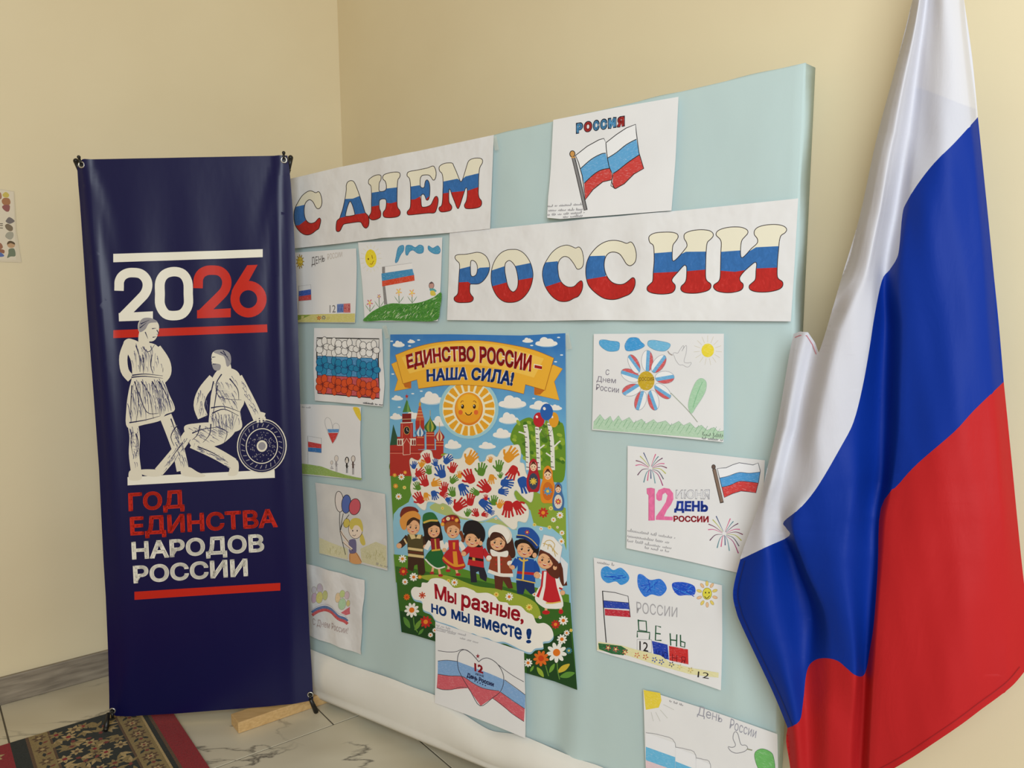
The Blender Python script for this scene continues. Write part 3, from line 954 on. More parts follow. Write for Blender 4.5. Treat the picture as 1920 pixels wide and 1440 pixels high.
# ================================================================== printed sheet on the left wall
M_PAPER = mat_noisy('white_paper', (226, 225, 226), (233, 232, 233), 5, 0.75, 0.3, 7, spec=0.2, dist=0.006)
M_PAPER_CR = mat_noisy('crumpled_white_paper', (222, 220, 220), (231, 230, 230), 6, 0.75, 0.55, 11, spec=0.2, dist=0.012)
M_LAM = mat_noisy('laminated_cream_paper', (214, 200, 170), (220, 206, 178), 4, 0.4, 0.05)
WS = Sheet(LWALL, base=0.002)
WS.z(0, 330, 7.58)
o = WS.paper('wall_notice', [(-760, 168), (0, 183), (200, 215), (235, 800), (305, 1228), (0, 1218), (-760, 1204)], M_LAM)
tag(o, 'small cream printed notice on the left wall, cut off by the picture edge', 'notice')
WS.p([(-720, 186), (0, 200), (190, 228), (228, 1190), (0, 1190), (-720, 1178)], (226, 214, 192))
for q in (([(25, 345), (60, 312), (125, 320), (148, 370), (130, 410), (60, 412), (30, 385)], (170, 118, 80)), ([(28, 445), (60, 412), (130, 415), (140, 455), (122, 505), (75, 500)], (150, 92, 88)), ([(85, 630), (130, 585), (205, 635), (180, 665), (130, 680), (82, 650)], (120, 112, 110)), ([(70, 705), (110, 680), (175, 720), (178, 770), (140, 785), (90, 755)], (128, 112, 90)), ([(72, 850), (110, 800), (180, 800), (190, 860), (150, 905), (95, 885)], (170, 165, 148)),
          ([(98, 975), (110, 935), (150, 922), (200, 945), (212, 990), (180, 1020), (125, 1015)], (196, 158, 120)), ([(100, 975), (112, 935), (150, 922), (202, 945), (210, 975), (150, 955)], (96, 78, 54)), ([(125, 1040), (200, 1035), (218, 1135), (150, 1145), (100, 1165), (118, 1100)], (118, 128, 104)), ([(0, 1085), (60, 1135), (0, 1150), (-60, 1120)], (92, 112, 170)), ([(0, 1040), (60, 1055), (55, 1100), (0, 1085), (-60, 1060)], (150, 100, 76)), ([(0, 950), (40, 1010), (0, 1040), (-80, 1000)], (160, 110, 84)), ([(35, 265), (80, 228), (128, 265), (110, 305), (55, 300)], (206, 186, 92)), ([(-40, 240), (10, 240), (20, 320), (-40, 330)], (168, 120, 96))):
    WS.p(q[0], q[1], True)
for y in (680, 705, 740): WS.l([(-300, y - 8), (40, y)], 12, (110, 100, 84), False)
WS.part('printed_pictures')

# ================================================================== flag
FLAG = Plane(BOARD.pt(0, 0, 0.062), BOARD.ex, BOARD.ez)
LV = {
 -235: [(1770, 0), (1772, .3), (1774, .6), (1776, .9), (1778, .9), (1780, .7), (1782, .9), (1784, .9), (1786, .5), (1788, 0)],
 -80: [(1731, -.4), (1735, .6), (1740, 1.2), (1747, 1.6), (1753, 1.4), (1758, .9), (1765, 1.1), (1778, 1.8), (1792, 1.2), (1799, -.2)],
 0: [(1711, -.5), (1715, .8), (1719, 1.6), (1724, 2.2), (1729, 1.8), (1737, .9), (1747, 1.3), (1770, 2.4), (1797, 1.6), (1808, -.2)],
 250: [(1646, -.6), (1654, 1.2), (1664, 2.6), (1676, 3.2), (1684, 2.5), (1705, .9), (1724, 1.6), (1770, 2.8), (1820, 1.6), (1836, -.4)],
 400: [(1613, -.6), (1622, 1.4), (1632, 3.0), (1648, 3.8), (1656, 2.9), (1680, .3), (1704, 2.4), (1752, 3.4), (1832, 1.8), (1852, -.4)],
 520: [(1578, -.6), (1588, 1.4), (1602, 3.4), (1620, 4.2), (1636, 3.1), (1660, .2), (1688, 2.6), (1760, 3.4), (1842, 1.8), (1864, -.4)],
 620: [(1489, -1.2), (1512, .2), (1534, -.6), (1578, 4.2), (1628, 3.0), (1661, -.5), (1694, 2.6), (1770, 3.2), (1850, 1.8), (1873, -.4)],
 800: [(1456, -.6), (1474, 1.4), (1494, .4), (1540, 4.4), (1600, 3.0), (1656, -.9), (1688, 2.4), (1780, 3.4), (1864, 1.8), (1890, -.4)],
 900: [(1434, .8), (1448, 2.8), (1470, 1.6), (1535, 4.4), (1600, 3.2), (1652, -1.0), (1676, 2.6), (1780, 3.6), (1870, 1.9), (1900, -.4)],
 975: [(1412, .2), (1432, 1.6), (1462, 1.2), (1490, 4.0), (1585, 3.8), (1640, .8), (1662, 2.8), (1780, 3.8), (1876, 2.0), (1909, -.3)],
 1050: [(1388, .2), (1435, 2.0), (1488, -1.2), (1506, 3.4), (1580, 4.2), (1637, 1.4), (1656, 3.2), (1780, 4.0), (1880, 2.0), (1916, -.2)],
 1150: [(1380, .4), (1440, 2.4), (1520, -1.4), (1548, 3.2), (1592, 4.2), (1630, 1.6), (1648, 3.4), (1780, 4.2), (1885, 2.0), (1924, 0)],
 1260: [(1430, .6), (1470, 2.2), (1512, .2), (1560, 2.6), (1602, 3.4), (1622, 1.0), (1640, 3.4), (1770, 4.2), (1885, 2.2), (1930, 0)],
 1360: [(1472, .6), (1492, 1.8), (1515, .8), (1556, 2.6), (1594, 2.4), (1618, .6), (1634, 3.2), (1760, 4.0), (1880, 2.2), (1940, 0)],
 1480: [(1484, .6), (1500, 1.6), (1520, 1.0), (1556, 2.2), (1590, 2.0), (1612, .8), (1630, 2.8), (1740, 3.6), (1870, 2.0), (1940, 0)],
}
ys_ = sorted(LV)
def knots(y):
    y = min(max(y, ys_[0]), ys_[-1])
    for i in range(len(ys_) - 1):
        if ys_[i] <= y <= ys_[i + 1]: break
    t = (y - ys_[i]) / (ys_[i + 1] - ys_[i])
    A, B, C, D = (LV[ys_[min(max(i + k, 0), len(ys_) - 1)]] for k in (-1, 0, 1, 2))
    f = lambda a, b, c, d: 0.5 * (2 * b + (c - a) * t + (2 * a - 5 * b + 4 * c - d) * t * t + (3 * b - a - 3 * c + d) * t ** 3)
    st = t * t * (3 - 2 * t)
    return [(f(a[0], b[0], c[0], d[0]), b[1] + (c[1] - b[1]) * st) for a, b, c, d in zip(A, B, C, D)]
_kc = {}
FS = 1.4
def flag_w(x, y):
    k = round(y * 2)
    if k not in _kc: _kc[k] = knots(y)
    K = _kc[k]
    if x <= K[0][0]: return K[0][1] * FS / 100
    n_ = len(K)
    w = K[-1][1]
    for q in range(n_ - 1):
        if x <= K[q + 1][0]:
            (x0, w0), (x1, w1) = K[q], K[q + 1]
            h = max(x1 - x0, 1e-6); t = (x - x0) / h; d = (w1 - w0) / h
            def slope(p, e):                      # limited slope: smooth, without overshoot
                if p < 0 or e > n_ - 2: return d
                s0 = (K[p + 1][1] - K[p][1]) / max(K[p + 1][0] - K[p][0], 1e-6); s1 = (K[e + 1][1] - K[e][1]) / max(K[e + 1][0] - K[e][0], 1e-6)
                return 0.0 if s0 * s1 <= 0 else 2 * s0 * s1 / (s0 + s1)
            m0, m1 = slope(q - 1, q), slope(q, q + 1)
            w = (2 * t ** 3 - 3 * t * t + 1) * w0 + (t ** 3 - 2 * t * t + t) * h * m0 + (3 * t * t - 2 * t ** 3) * w1 + (t ** 3 - t * t) * h * m1
            break
    w += 0.10 * math.sin(x * 0.045 + y * 0.012) + 0.05 * math.sin(x * 0.11 - y * 0.02 + 1.3)
    return w * FS / 100
Lw = cr_open([(1770, -235), (1731, -80), (1711, 0), (1678.6, 129), (1644, 258), (1611, 409), (1579, 517), (1552, 610), (1540, 648), (1535, 661)], 6)[:-1] + [(1535, 661), (1528, 642), (1515, 623), (1500, 621.5), (1488, 626)] + \
    cr_open([(1488, 626), (1479, 670), (1456, 804), (1438, 880), (1431, 912), (1418, 962), (1392, 1034), (1388, 1049)], 5)[1:]
Wb = cr_open([(1388, 1049), (1436, 1026), (1479.6, 1005), (1474, 990), (1469.7, 978), (1503, 950), (1535, 909), (1576, 839), (1600, 792), (1616.7, 728), (1629.5, 658), (1640, 590), (1653.6, 526), (1668, 506), (1680.7, 486), (1686, 465), (1692, 402), (1700, 379), (1721.6, 344), (1751.7, 305.6), (1790.5, 267), (1833.5, 219.5)], 4)
Rw = cr_open([(1833.5, 219.5), (1822.8, 107.6), (1807.7, 0), (1799, -80), (1788, -235)], 5)
Rb = cr_open([(1833.5, 219.5), (1850.7, 387), (1863.6, 516.6), (1873, 610), (1882, 716)], 5)
Bb = cr_open([(1882, 716), (1826.7, 769), (1788.8, 810), (1721.7, 868), (1686.7, 906), (1651.7, 953), (1645.8, 1066), (1638.8, 1166), (1631, 1218), (1625, 1253), (1617, 1268), (1602, 1265), (1587.5, 1253), (1570, 1239), (1546.7, 1234), (1526, 1239), (1512.8, 1259), (1505.8, 1317), (1499, 1352), (1476.7, 1365)], 4)
Lb = cr_open([(1476.7, 1365), (1471, 1350), (1447.5, 1294), (1395, 1183), (1380, 1145), (1374.6, 1107), (1388, 1049)], 5)
Rr = cr_open([(1882, 716), (1896.7, 862), (1908, 979), (1917, 1066), (1927, 1150), (1938, 1240), (1922, 1258)], 4)
Hm = cr_open([(1922, 1258), (1900, 1284), (1873, 1306), (1840, 1330), (1803, 1358), (1750, 1394), (1698, 1428), (1640, 1458), (1560, 1478), (1486, 1470)], 4)
Lr = cr_open([(1486, 1470), (1480, 1428), (1474, 1390), (1476.7, 1365)], 3)
def mat_satin(name, c):
    m, nt, b = new_mat(name)
    L = lin(c)
    b.inputs['Base Color'].default_value = (*L, 1)
    b.inputs['Roughness'].default_value = 0.55
    b.inputs['Specular IOR Level'].default_value = 0.14
    n = noise(nt, 1100, 1, (1, 1, 1)); n2 = noise(nt, 14, 4, (1.2, 0.45, 1, 0.5), 0.55, 0.8)
    ad = nt.nodes.new('ShaderNodeMath'); ad.operation = 'MULTIPLY_ADD'; ad.inputs[1].default_value = 0.02
    nt.links.new(n.outputs['Fac'], ad.inputs[0]); nt.links.new(n2.outputs['Fac'], ad.inputs[2])
    add_bump(nt, b, ad.outputs[0], 0.14, 0.012)
    return m
fc = FLAG.pix(1700, 700)
FM0 = FLAG.mat(fc[0], fc[1], 0)
flag = empty('flag', FM0)
tag(flag, 'draped satin white, blue and red flag hanging at the right wall', 'flag')
def kn(y):
    K = [list(q) for q in knots(y)]
    for a_, b_ in zip(K, K[1:]): b_[0] = max(b_[0], a_[0] + 1.5)
    return K
def to_s(x, y):
    K = kn(y)
    i = 0
    while i < len(K) - 2 and x > K[i + 1][0]: i += 1
    return i + (x - K[i][0]) / (K[i + 1][0] - K[i][0])
def from_s(s_, y):
    K = kn(y)
    i = min(max(int(math.floor(s_)), 0), len(K) - 2)
    return K[i][0] + (s_ - i) * (K[i + 1][0] - K[i][0])
def flag_part(name, outline, mat, parent=None, back=0.0):
    """cloth whose mesh lines run along the folds"""
    bm = bmesh.new()
    out = []
    n_ = len(outline)
    for k in range(n_):
        p, q = outline[k], outline[(k + 1) % n_]
        m_ = max(1, int(math.hypot(q[0] - p[0], q[1] - p[1]) / 8))
        for t in range(m_):
            r = (p[0] + (q[0] - p[0]) * t / m_, p[1] + (q[1] - p[1]) * t / m_)
            if not out or abs(r[0] - out[-1][0]) + abs(r[1] - out[-1][1]) > 0.05: out.append(r)
    if abs(out[0][0] - out[-1][0]) + abs(out[0][1] - out[-1][1]) < 0.05: out.pop()
    YS = 0.01
    out = [(to_s(*p), p[1] * YS) for p in out]
    cache = {}
    for t in tris_of([out]):
        vs_ = []
        for p in t:
            k = (round(p[0], 6), round(p[1], 6))
            if k not in cache: cache[k] = bm.verts.new((p[0], p[1], 0))
            vs_.append(cache[k])
        if len(set(vs_)) == 3:
            try: bm.faces.new(vs_)
            except ValueError: pass
    for ax, st in ((0, 1 / 8), (1, 8 * YS)):
        lo, hi = min(v.co[ax] for v in bm.verts), max(v.co[ax] for v in bm.verts)
        no = Vector((1, 0, 0)) if ax == 0 else Vector((0, 1, 0))
        k = math.floor(lo / st) + 1
        while k * st < hi:
            bmesh.ops.bisect_plane(bm, geom=bm.verts[:] + bm.edges[:] + bm.faces[:], dist=1e-6, plane_co=no * (k * st), plane_no=no)
            k += 1
    for v in bm.verts:
        y = v.co.y / YS
        x = from_s(v.co.x, y)
        w_ = flag_w(x, y) - back
        u, vv = FLAG.pix(x, y, w_)
        v.co = Vector((u - fc[0], vv - fc[1], w_))
    for f in bm.faces:
        f.normal_update()
        if f.normal.z < 0: f.normal_flip()
    return mesh_obj(name, bm, mat, parent or flag, None, True)
M_WS = mat_satin('white_satin', (208, 208, 218))
M_WS.node_tree.nodes['Principled BSDF'].inputs['Alpha'].default_value = 0.88      # thin cloth: a second layer shows through
M_BS = mat_satin('blue_satin', (8, 46, 142))
flag_part('white_stripe', Lw + Wb[1:] + Rw[1:], M_WS)
blue_o = flag_part('blue_stripe', Wb[::-1][:-1][::-1] and (Wb + Rb[1:] + Bb[1:] + Lb[1:-1]), M_BS)
flag_part('folded_back_layer', cr_open([(1716, 163), (1745, 172), (1790, 190), (1829, 204)], 5) + [(1830, 222)] + cr_open([(1788, 270), (1750, 308), (1722, 346), (1703, 379), (1697, 400)], 5) + [(1702, 300), (1709, 220)], M_BS, blue_o, 0.012)
red_o = flag_part('red_stripe', Bb + Lr[::-1][1:] + Hm[::-1][1:] + Rr[::-1][1:-1], mat_satin('red_satin', (178, 33, 36)))
def hem(name, path, mat, parent, w_px, shift):
    bm = bmesh.new(); prev = None
    for i, p in enumerate(path):
        a_, b_ = path[max(i - 1, 0)], path[min(i + 1, len(path) - 1)]
        dx, dy = b_[0] - a_[0], b_[1] - a_[1]; d = math.hypot(dx, dy) or 1
        cur = []
        for q in (shift - w_px / 2, shift + w_px / 2):
            x, y = p[0] + dy / d * q, p[1] - dx / d * q
            w_ = flag_w(x, y) + 0.0012
            u, v = FLAG.pix(x, y, w_)
            cur.append(bm.verts.new((u - fc[0], v - fc[1], w_)))
        if prev: bm.faces.new((prev[0], prev[1], cur[1], cur[0]))
        prev = cur
    bmesh.ops.recalc_face_normals(bm, faces=bm.faces[:])
    return mesh_obj(name, bm, mat, parent)
hem('hem', Lb[::-1], ink((14, 34, 104)), blue_o, 1.6, 9)
hem('hem', Hm[::-1], ink((150, 22, 28)), red_o, 1.6, 12)
hem('hem', [(1489, 629), (1500, 624.5), (1515, 626), (1527, 644), (1534, 663)], ink((196, 120, 130)), flag.children[0] if flag.children else flag, 1.6, -4)
# short wall pole above the picture that carries the flag
bm = bmesh.new()
topP = FLAG.pt(*FLAG.pix(1779, -228), 0.005)
dw = (topP - CORNER).dot(RWALL.n)
foot_ = topP - RWALL.n * (dw - 0.012) - Vector((0, 0, 0.10))
tube(bm, foot_, topP + (topP - foot_).normalized() * 0.5, 0.011, seg=14); ball(bm, topP + (topP - foot_).normalized() * 0.5, 0.022)
mesh_obj('pole', bm, M_WOOD, flag, FM0.inverted(), True)
bm = bmesh.new(); tube(bm, foot_, foot_ + (topP - foot_).normalized() * 0.07, 0.02, seg=16)
mesh_obj('wall_bracket', bm, M_STEEL, flag, FM0.inverted())

# ================================================================== sheets taped to the board
BASE = 0.0075
GRP = "hand-coloured sheets taped to the board"
BLK, GRY, PEN = (40, 36, 34), (142, 138, 140), (160, 156, 160)
def sheet(name, label, cat, outline, base=BASE, disp=None, mat=None, T=None, group=GRP, smooth=False):
    s = Sheet(BOARD, base, disp, 0.025)
    if T: s.z(*T)
    o = s.paper(name, outline, mat or M_PAPER, smooth)
    tag(o, label, cat, group)
    return s
def curl(corners_px, bl=0.0, br=0.0, tl=0.0, tr=0.0, bow=0.0, ripple=0.0):
    """gentle lift of paper corners (metres) and a bow across the width"""
    q = [BOARD.pix(*p) for p in corners_px]
    u0, u1 = min(p[0] for p in q), max(p[0] for p in q); v0, v1 = min(p[1] for p in q), max(p[1] for p in q)
    def f(u, v):
        a, b = min(1, max(0, (u - u0) / (u1 - u0))), min(1, max(0, (v - v0) / (v1 - v0)))
        g = lambda x: max(0, 1 - x / 0.6) ** 2
        return bl * g(a) * g(b) + br * g(1 - a) * g(b) + tl * g(a) * g(1 - b) + tr * g(1 - a) * g(1 - b) + bow * math.sin(math.pi * a) + ripple * (1 + math.sin(a * 17 + b * 3)) * (1 - 0.5 * b)
    return f
def tape(S, px, ang, L=20, Wd=11):
    c, s_ = math.cos(math.radians(ang)), math.sin(math.radians(ang))
    pts = [BOARD.pix(px[0] + x * c - y * s_, px[1] + x * s_ + y * c) for x, y in ((-L, -Wd), (L, -Wd), (L, Wd), (-L, Wd))]
    bm = bmesh.new()
    bm.faces.new([bm.verts.new((p[0] - S.c[0], p[1] - S.c[1], 0.0012)) for p in pts])
    for f in bm.faces:
        f.normal_update()
        if f.normal.z < 0: f.normal_flip()
    mesh_obj('tape', bm, M_TAPE, S.root)
M_TAPE, _nt, _b = new_mat('clear_tape')
_b.inputs['Base Color'].default_value = (*lin((226, 222, 208)), 1); _b.inputs['Alpha'].default_value = 0.32; _b.inputs['Roughness'].default_value = 0.25

CREAM, MBLUE, MRED, OUTL = (232, 226, 204), (52, 110, 176), (188, 38, 34), (42, 26, 24)
def letter(S, T, pts, holes, blue, red, w):
    S.z(*T)
    S.p(pts, CREAM, True, holes, 'ink')
    S.p(pts, MBLUE, True, holes, 'paint', clip=blue)
    S.p(pts, MRED, True, holes, 'paint', clip=red)
    S.l(pts, w, OUTL, True, True)
    for h in holes: S.l(h, w, OUTL, True, True)
def below(line, y): return line + [(line[-1][0], y), (line[0][0], y)]
def between(top, bot): return top + bot[::-1]

# --- first strip
c4 = [(552, 334), (931, 255), (924.5, 429), (549, 467)]
fold_u = BOARD.pix(727, 340)[0]
def d_strip1(u, v): return 0.002 + 0.006 * max(0, 1 - abs(u - fold_u) / 0.06) + 0.004 * max(0, 1 - abs(u - BOARD.pix(763, 340)[0]) / 0.05) + 0.003 * max(0, 1 - abs(u + 0.84) / 0.05)
S = sheet('letter_strip', 'white paper strip with tricolour letters reading С ДНЕМ', 'lettering', [(552, 336), (640, 315), (725, 298), (830, 276), (932, 254.5), (925, 429.5), (850, 437), (772, 443.5), (725, 447), (640, 457.5), (551, 467)], 0.0095, d_strip1, M_PAPER_CR)
Z1, Z2 = (550, 290, 9), (690, 280, 8.348)
letter(S, Z1, [(480, 632), (510, 660), (535, 740), (540, 820), (525, 880), (495, 915), (460, 915), (430, 880), (400, 820), (370, 785), (335, 767), (295, 785), (265, 820), (248, 870), (240, 940), (245, 1020), (265, 1095), (300, 1140), (340, 1162), (385, 1160), (430, 1140), (465, 1100), (495, 1075), (515, 1090), (520, 1130), (505, 1200), (485, 1255), (440, 1285), (390, 1325), (340, 1352), (285, 1360), (225, 1345), (165, 1300), (115, 1235), (85, 1150), (75, 1060), (80, 960), (105, 880), (145, 800), (200, 710), (260, 655), (320, 622), (370, 622), (420, 645), (450, 648)], (),
       [(40, 902), (255, 850), (275, 1105), (160, 1195), (40, 1210)], [(40, 1210), (160, 1195), (275, 1105), (530, 1030), (600, 1400), (40, 1400)], 11)
S.part('letter')
l1, l2 = [(800, 790), (930, 755), (1060, 750), (1175, 705), (1400, 690)], [(700, 1100), (840, 1075), (945, 1050), (1110, 1015), (1280, 990), (1400, 985)]
letter(S, Z1, [(1030, 448), (1065, 455), (1095, 490), (1130, 570), (1170, 680), (1200, 770), (1235, 870), (1265, 970), (1285, 1000), (1320, 1035), (1335, 1080), (1338, 1150), (1325, 1210), (1290, 1245), (1255, 1235), (1225, 1195), (1200, 1150), (1150, 1142), (1050, 1155), (950, 1170), (905, 1185), (880, 1225), (850, 1285), (815, 1305), (785, 1290), (778, 1240), (785, 1160), (800, 1115), (840, 1080), (860, 1020), (890, 930), (920, 800), (940, 700), (952, 600), (952, 530), (970, 480), (1000, 455)],
       [[(1015, 795), (1045, 835), (1075, 920), (1095, 1010), (1080, 1028), (1010, 1042), (945, 1045), (940, 1020), (960, 930), (985, 850)]], between(l1, l2), below(l2, 1350), 11)
S.part('letter')
l1, l2 = [(60, 695), (120, 688), (250, 672), (360, 625), (530, 605), (600, 600)], [(60, 910), (115, 905), (250, 885), (370, 848), (430, 855), (525, 828), (600, 815)]
letter(S, Z2, [(65, 520), (75, 480), (130, 440), (200, 415), (265, 415), (285, 440), (280, 490), (255, 530), (248, 580), (250, 660), (300, 672), (345, 655), (362, 620), (360, 560), (345, 510), (315, 480), (312, 440), (340, 405), (420, 378), (510, 368), (560, 378), (575, 410), (565, 450), (540, 485), (530, 560), (525, 700), (525, 850), (535, 920), (565, 960), (578, 1000), (560, 1045), (500, 1070), (400, 1080), (335, 1070), (315, 1035), (320, 990), (350, 945), (362, 870), (360, 810), (340, 788), (290, 790), (255, 815), (250, 880), (255, 940), (275, 980), (280, 1030), (265, 1075), (200, 1105), (130, 1112), (85, 1090), (75, 1050), (100, 1010), (112, 960), (112, 850), (115, 720), (110, 620), (100, 575), (70, 550)], (), between(l1, l2), below(l2, 1150), 10)
S.part('letter')
letter(S, Z2, [(680, 390), (710, 360), (800, 340), (900, 320), (990, 300), (1040, 280), (1075, 272), (1100, 300), (1120, 370), (1115, 440), (1095, 485), (1070, 488), (1045, 450), (1010, 415), (950, 410), (900, 420), (875, 460), (870, 520), (875, 590), (905, 612), (935, 600), (945, 540), (960, 498), (985, 490), (1010, 530), (1022, 600), (1020, 700), (1010, 770), (990, 802), (965, 795), (945, 740), (925, 712), (900, 715), (885, 740), (885, 830), (895, 900), (930, 912), (990, 900), (1040, 870), (1075, 800), (1100, 755), (1130, 745), (1150, 780), (1150, 840), (1130, 930), (1095, 1000), (1000, 1005), (850, 1020), (720, 1035), (685, 1025), (680, 985), (715, 940), (728, 880), (730, 750), (728, 600), (720, 500), (705, 455), (680, 430)], (),
       [(660, 605), (735, 592), (860, 570), (890, 610), (940, 600), (950, 480), (1040, 480), (1040, 810), (950, 810), (900, 720), (870, 745), (790, 790), (735, 795), (660, 800)], [(660, 800), (735, 795), (790, 790), (870, 745), (890, 850), (1060, 700), (1200, 700), (1200, 1100), (660, 1100)], 10)
S.part('letter')
l1, l2 = [(1100, 520), (1240, 512), (1450, 470), (1505, 500), (1580, 435), (1720, 400), (1790, 385), (1900, 370)], [(1100, 705), (1220, 700), (1370, 680), (1620, 655), (1780, 600), (1900, 590)]
letter(S, Z2, [(1165, 310), (1180, 270), (1240, 235), (1320, 222), (1375, 230), (1400, 280), (1440, 370), (1480, 470), (1505, 515), (1530, 490), (1560, 400), (1590, 300), (1620, 210), (1660, 170), (1730, 150), (1810, 152), (1845, 180), (1840, 230), (1810, 280), (1795, 340), (1785, 450), (1782, 600), (1780, 700), (1795, 770), (1828, 815), (1830, 870), (1800, 910), (1720, 932), (1620, 938), (1575, 925), (1562, 880), (1590, 820), (1605, 740), (1607, 650), (1600, 615), (1580, 620), (1555, 690), (1520, 800), (1490, 890), (1465, 935), (1440, 910), (1410, 830), (1370, 730), (1345, 650), (1330, 630), (1320, 660), (1318, 760), (1325, 840), (1360, 890), (1365, 930), (1340, 965), (1260, 985), (1195, 985), (1165, 950), (1170, 915), (1205, 885), (1220, 800), (1225, 680), (1230, 560), (1225, 450), (1210, 385), (1180, 355)], (), between(l1, l2), below(l2, 1000), 10)
S.part('letter')
tape(S, (935, 270), 80, 13, 4)

# --- second strip
fA, fB = BOARD.pix(1109, 500)[0], BOARD.pix(1210, 500)[0]
def d_strip2(u, v): return 0.001 + 0.006 * max(0, 1 - abs(u - fA) / 0.06) + 0.004 * max(0, 1 - abs(u - fB) / 0.05) + 0.003 * max(0, (0.02 - v)) * 8
S = sheet('letter_strip', 'long white paper strip with tricolour letters reading РОССИИ', 'lettering', [(847.5, 436.5), (950, 427), (1110, 411), (1300, 393.5), (1500, 373), (1494, 480), (1487, 602.5), (1300, 601), (1107, 600), (1018, 602), (950, 601.5), (844, 600)], BASE, d_strip2, M_PAPER_CR)
Z3, Z4 = (850, 440, 7.385), (1090, 410, 4.8)
l2 = [(50, 665), (110, 662), (240, 655), (290, 690), (330, 760)]
letter(S, Z3, [(60, 330), (65, 295), (110, 278), (200, 275), (280, 262), (360, 247), (430, 260), (490, 305), (525, 370), (537, 440), (525, 520), (490, 590), (440, 650), (380, 683), (300, 685), (270, 690), (265, 740), (268, 800), (290, 840), (315, 870), (310, 910), (270, 935), (180, 942), (100, 938), (55, 910), (52, 870), (85, 840), (103, 800), (108, 700), (115, 560), (122, 450), (115, 395), (85, 365)],
       [[(300, 358), (340, 380), (365, 430), (368, 490), (350, 555), (310, 580), (280, 565), (272, 500), (272, 420), (278, 370)]], [(50, 490), (130, 475), (270, 440), (372, 480), (400, 460), (560, 450), (560, 700), (290, 700), (240, 655), (110, 662), (50, 665)], below(l2, 960), 9)
S.part('letter')
l1, l2 = [(540, 505), (740, 440), (900, 435), (1100, 395), (1200, 380)], [(540, 720), (580, 715), (765, 665), (930, 632), (1200, 585)]
letter(S, Z3, [(850, 208), (920, 212), (990, 245), (1050, 305), (1100, 390), (1128, 480), (1137, 570), (1120, 680), (1080, 780), (1010, 870), (930, 922), (840, 940), (750, 930), (670, 880), (610, 800), (570, 700), (557, 590), (567, 480), (600, 380), (650, 300), (710, 245), (780, 215)], [[(808, 360), (850, 385), (890, 440), (915, 520), (930, 610), (930, 690), (915, 750), (880, 788), (850, 788), (815, 755), (785, 690), (765, 600), (748, 510), (748, 430), (765, 385)]], between(l1, l2), below(l2, 960), 9)
S.part('letter')
letter(S, Z3, [(1780, 175), (1815, 200), (1840, 260), (1853, 340), (1850, 410), (1830, 455), (1790, 480), (1755, 475), (1725, 430), (1690, 380), (1640, 325), (1590, 305), (1545, 315), (1500, 360), (1480, 430), (1485, 520), (1500, 600), (1540, 670), (1600, 715), (1660, 728), (1720, 715), (1770, 670), (1815, 640), (1838, 660), (1843, 720), (1825, 790), (1780, 855), (1720, 880), (1650, 915), (1580, 928), (1500, 918), (1420, 870), (1350, 790), (1300, 700), (1275, 610), (1268, 530), (1285, 440), (1330, 350), (1400, 250), (1480, 185), (1560, 155), (1620, 150), (1680, 168), (1735, 190)], (),
       [(1240, 420), (1320, 385), (1480, 370), (1520, 655), (1320, 720), (1240, 735)], [(1240, 735), (1320, 720), (1520, 655), (1900, 560), (1900, 960), (1240, 960)], 9)
S.part('letter')
letter(S, Z4, [(470, 213), (500, 245), (520, 310), (518, 370), (500, 405), (465, 425), (430, 410), (400, 365), (365, 320), (320, 303), (275, 310), (245, 345), (232, 400), (235, 460), (255, 520), (295, 570), (350, 592), (405, 588), (450, 560), (485, 533), (508, 545), (512, 590), (495, 640), (460, 680), (400, 705), (340, 725), (280, 728), (220, 712), (150, 660), (100, 600), (78, 530), (73, 460), (85, 390), (120, 320), (180, 250), (250, 208), (320, 198), (380, 208), (430, 225)], (),
       [(50, 340), (110, 340), (240, 335), (245, 520), (90, 548), (50, 550)], [(50, 550), (90, 548), (245, 520), (560, 480), (560, 760), (50, 760)], 6.5)
S.part('letter')
l1, l2 = [(600, 320), (685, 313), (840, 300), (900, 330), (960, 300), (1140, 298), (1250, 295)], [(600, 495), (680, 490), (860, 480), (960, 475), (1135, 460), (1250, 455)]
letter(S, Z4, [(635, 190), (640, 160), (680, 135), (750, 125), (830, 125), (880, 140), (890, 170), (870, 205), (845, 240), (838, 300), (840, 375), (860, 378), (900, 340), (950, 280), (970, 250), (965, 215), (945, 180), (950, 140), (1000, 115), (1080, 103), (1160, 108), (1200, 130), (1205, 160), (1180, 190), (1152, 220), (1142, 300), (1138, 420), (1138, 520), (1150, 560), (1185, 590), (1180, 630), (1140, 655), (1050, 672), (960, 668), (920, 645), (920, 610), (950, 580), (965, 540), (968, 450), (960, 425), (940, 425), (890, 480), (840, 540), (840, 570), (865, 600), (862, 640), (830, 670), (750, 680), (670, 672), (625, 650), (622, 615), (650, 585), (668, 560), (672, 480), (680, 380), (678, 280), (670, 240), (645, 220)], (), between(l1, l2), below(l2, 700), 6.5)
S.part('letter')
l1, l2 = [(1200, 305), (1280, 300), (1450, 288), (1470, 330), (1590, 260), (1790, 250), (1900, 250)], [(1200, 475), (1275, 470), (1400, 480), (1490, 465), (1590, 450), (1780, 442), (1900, 440)]
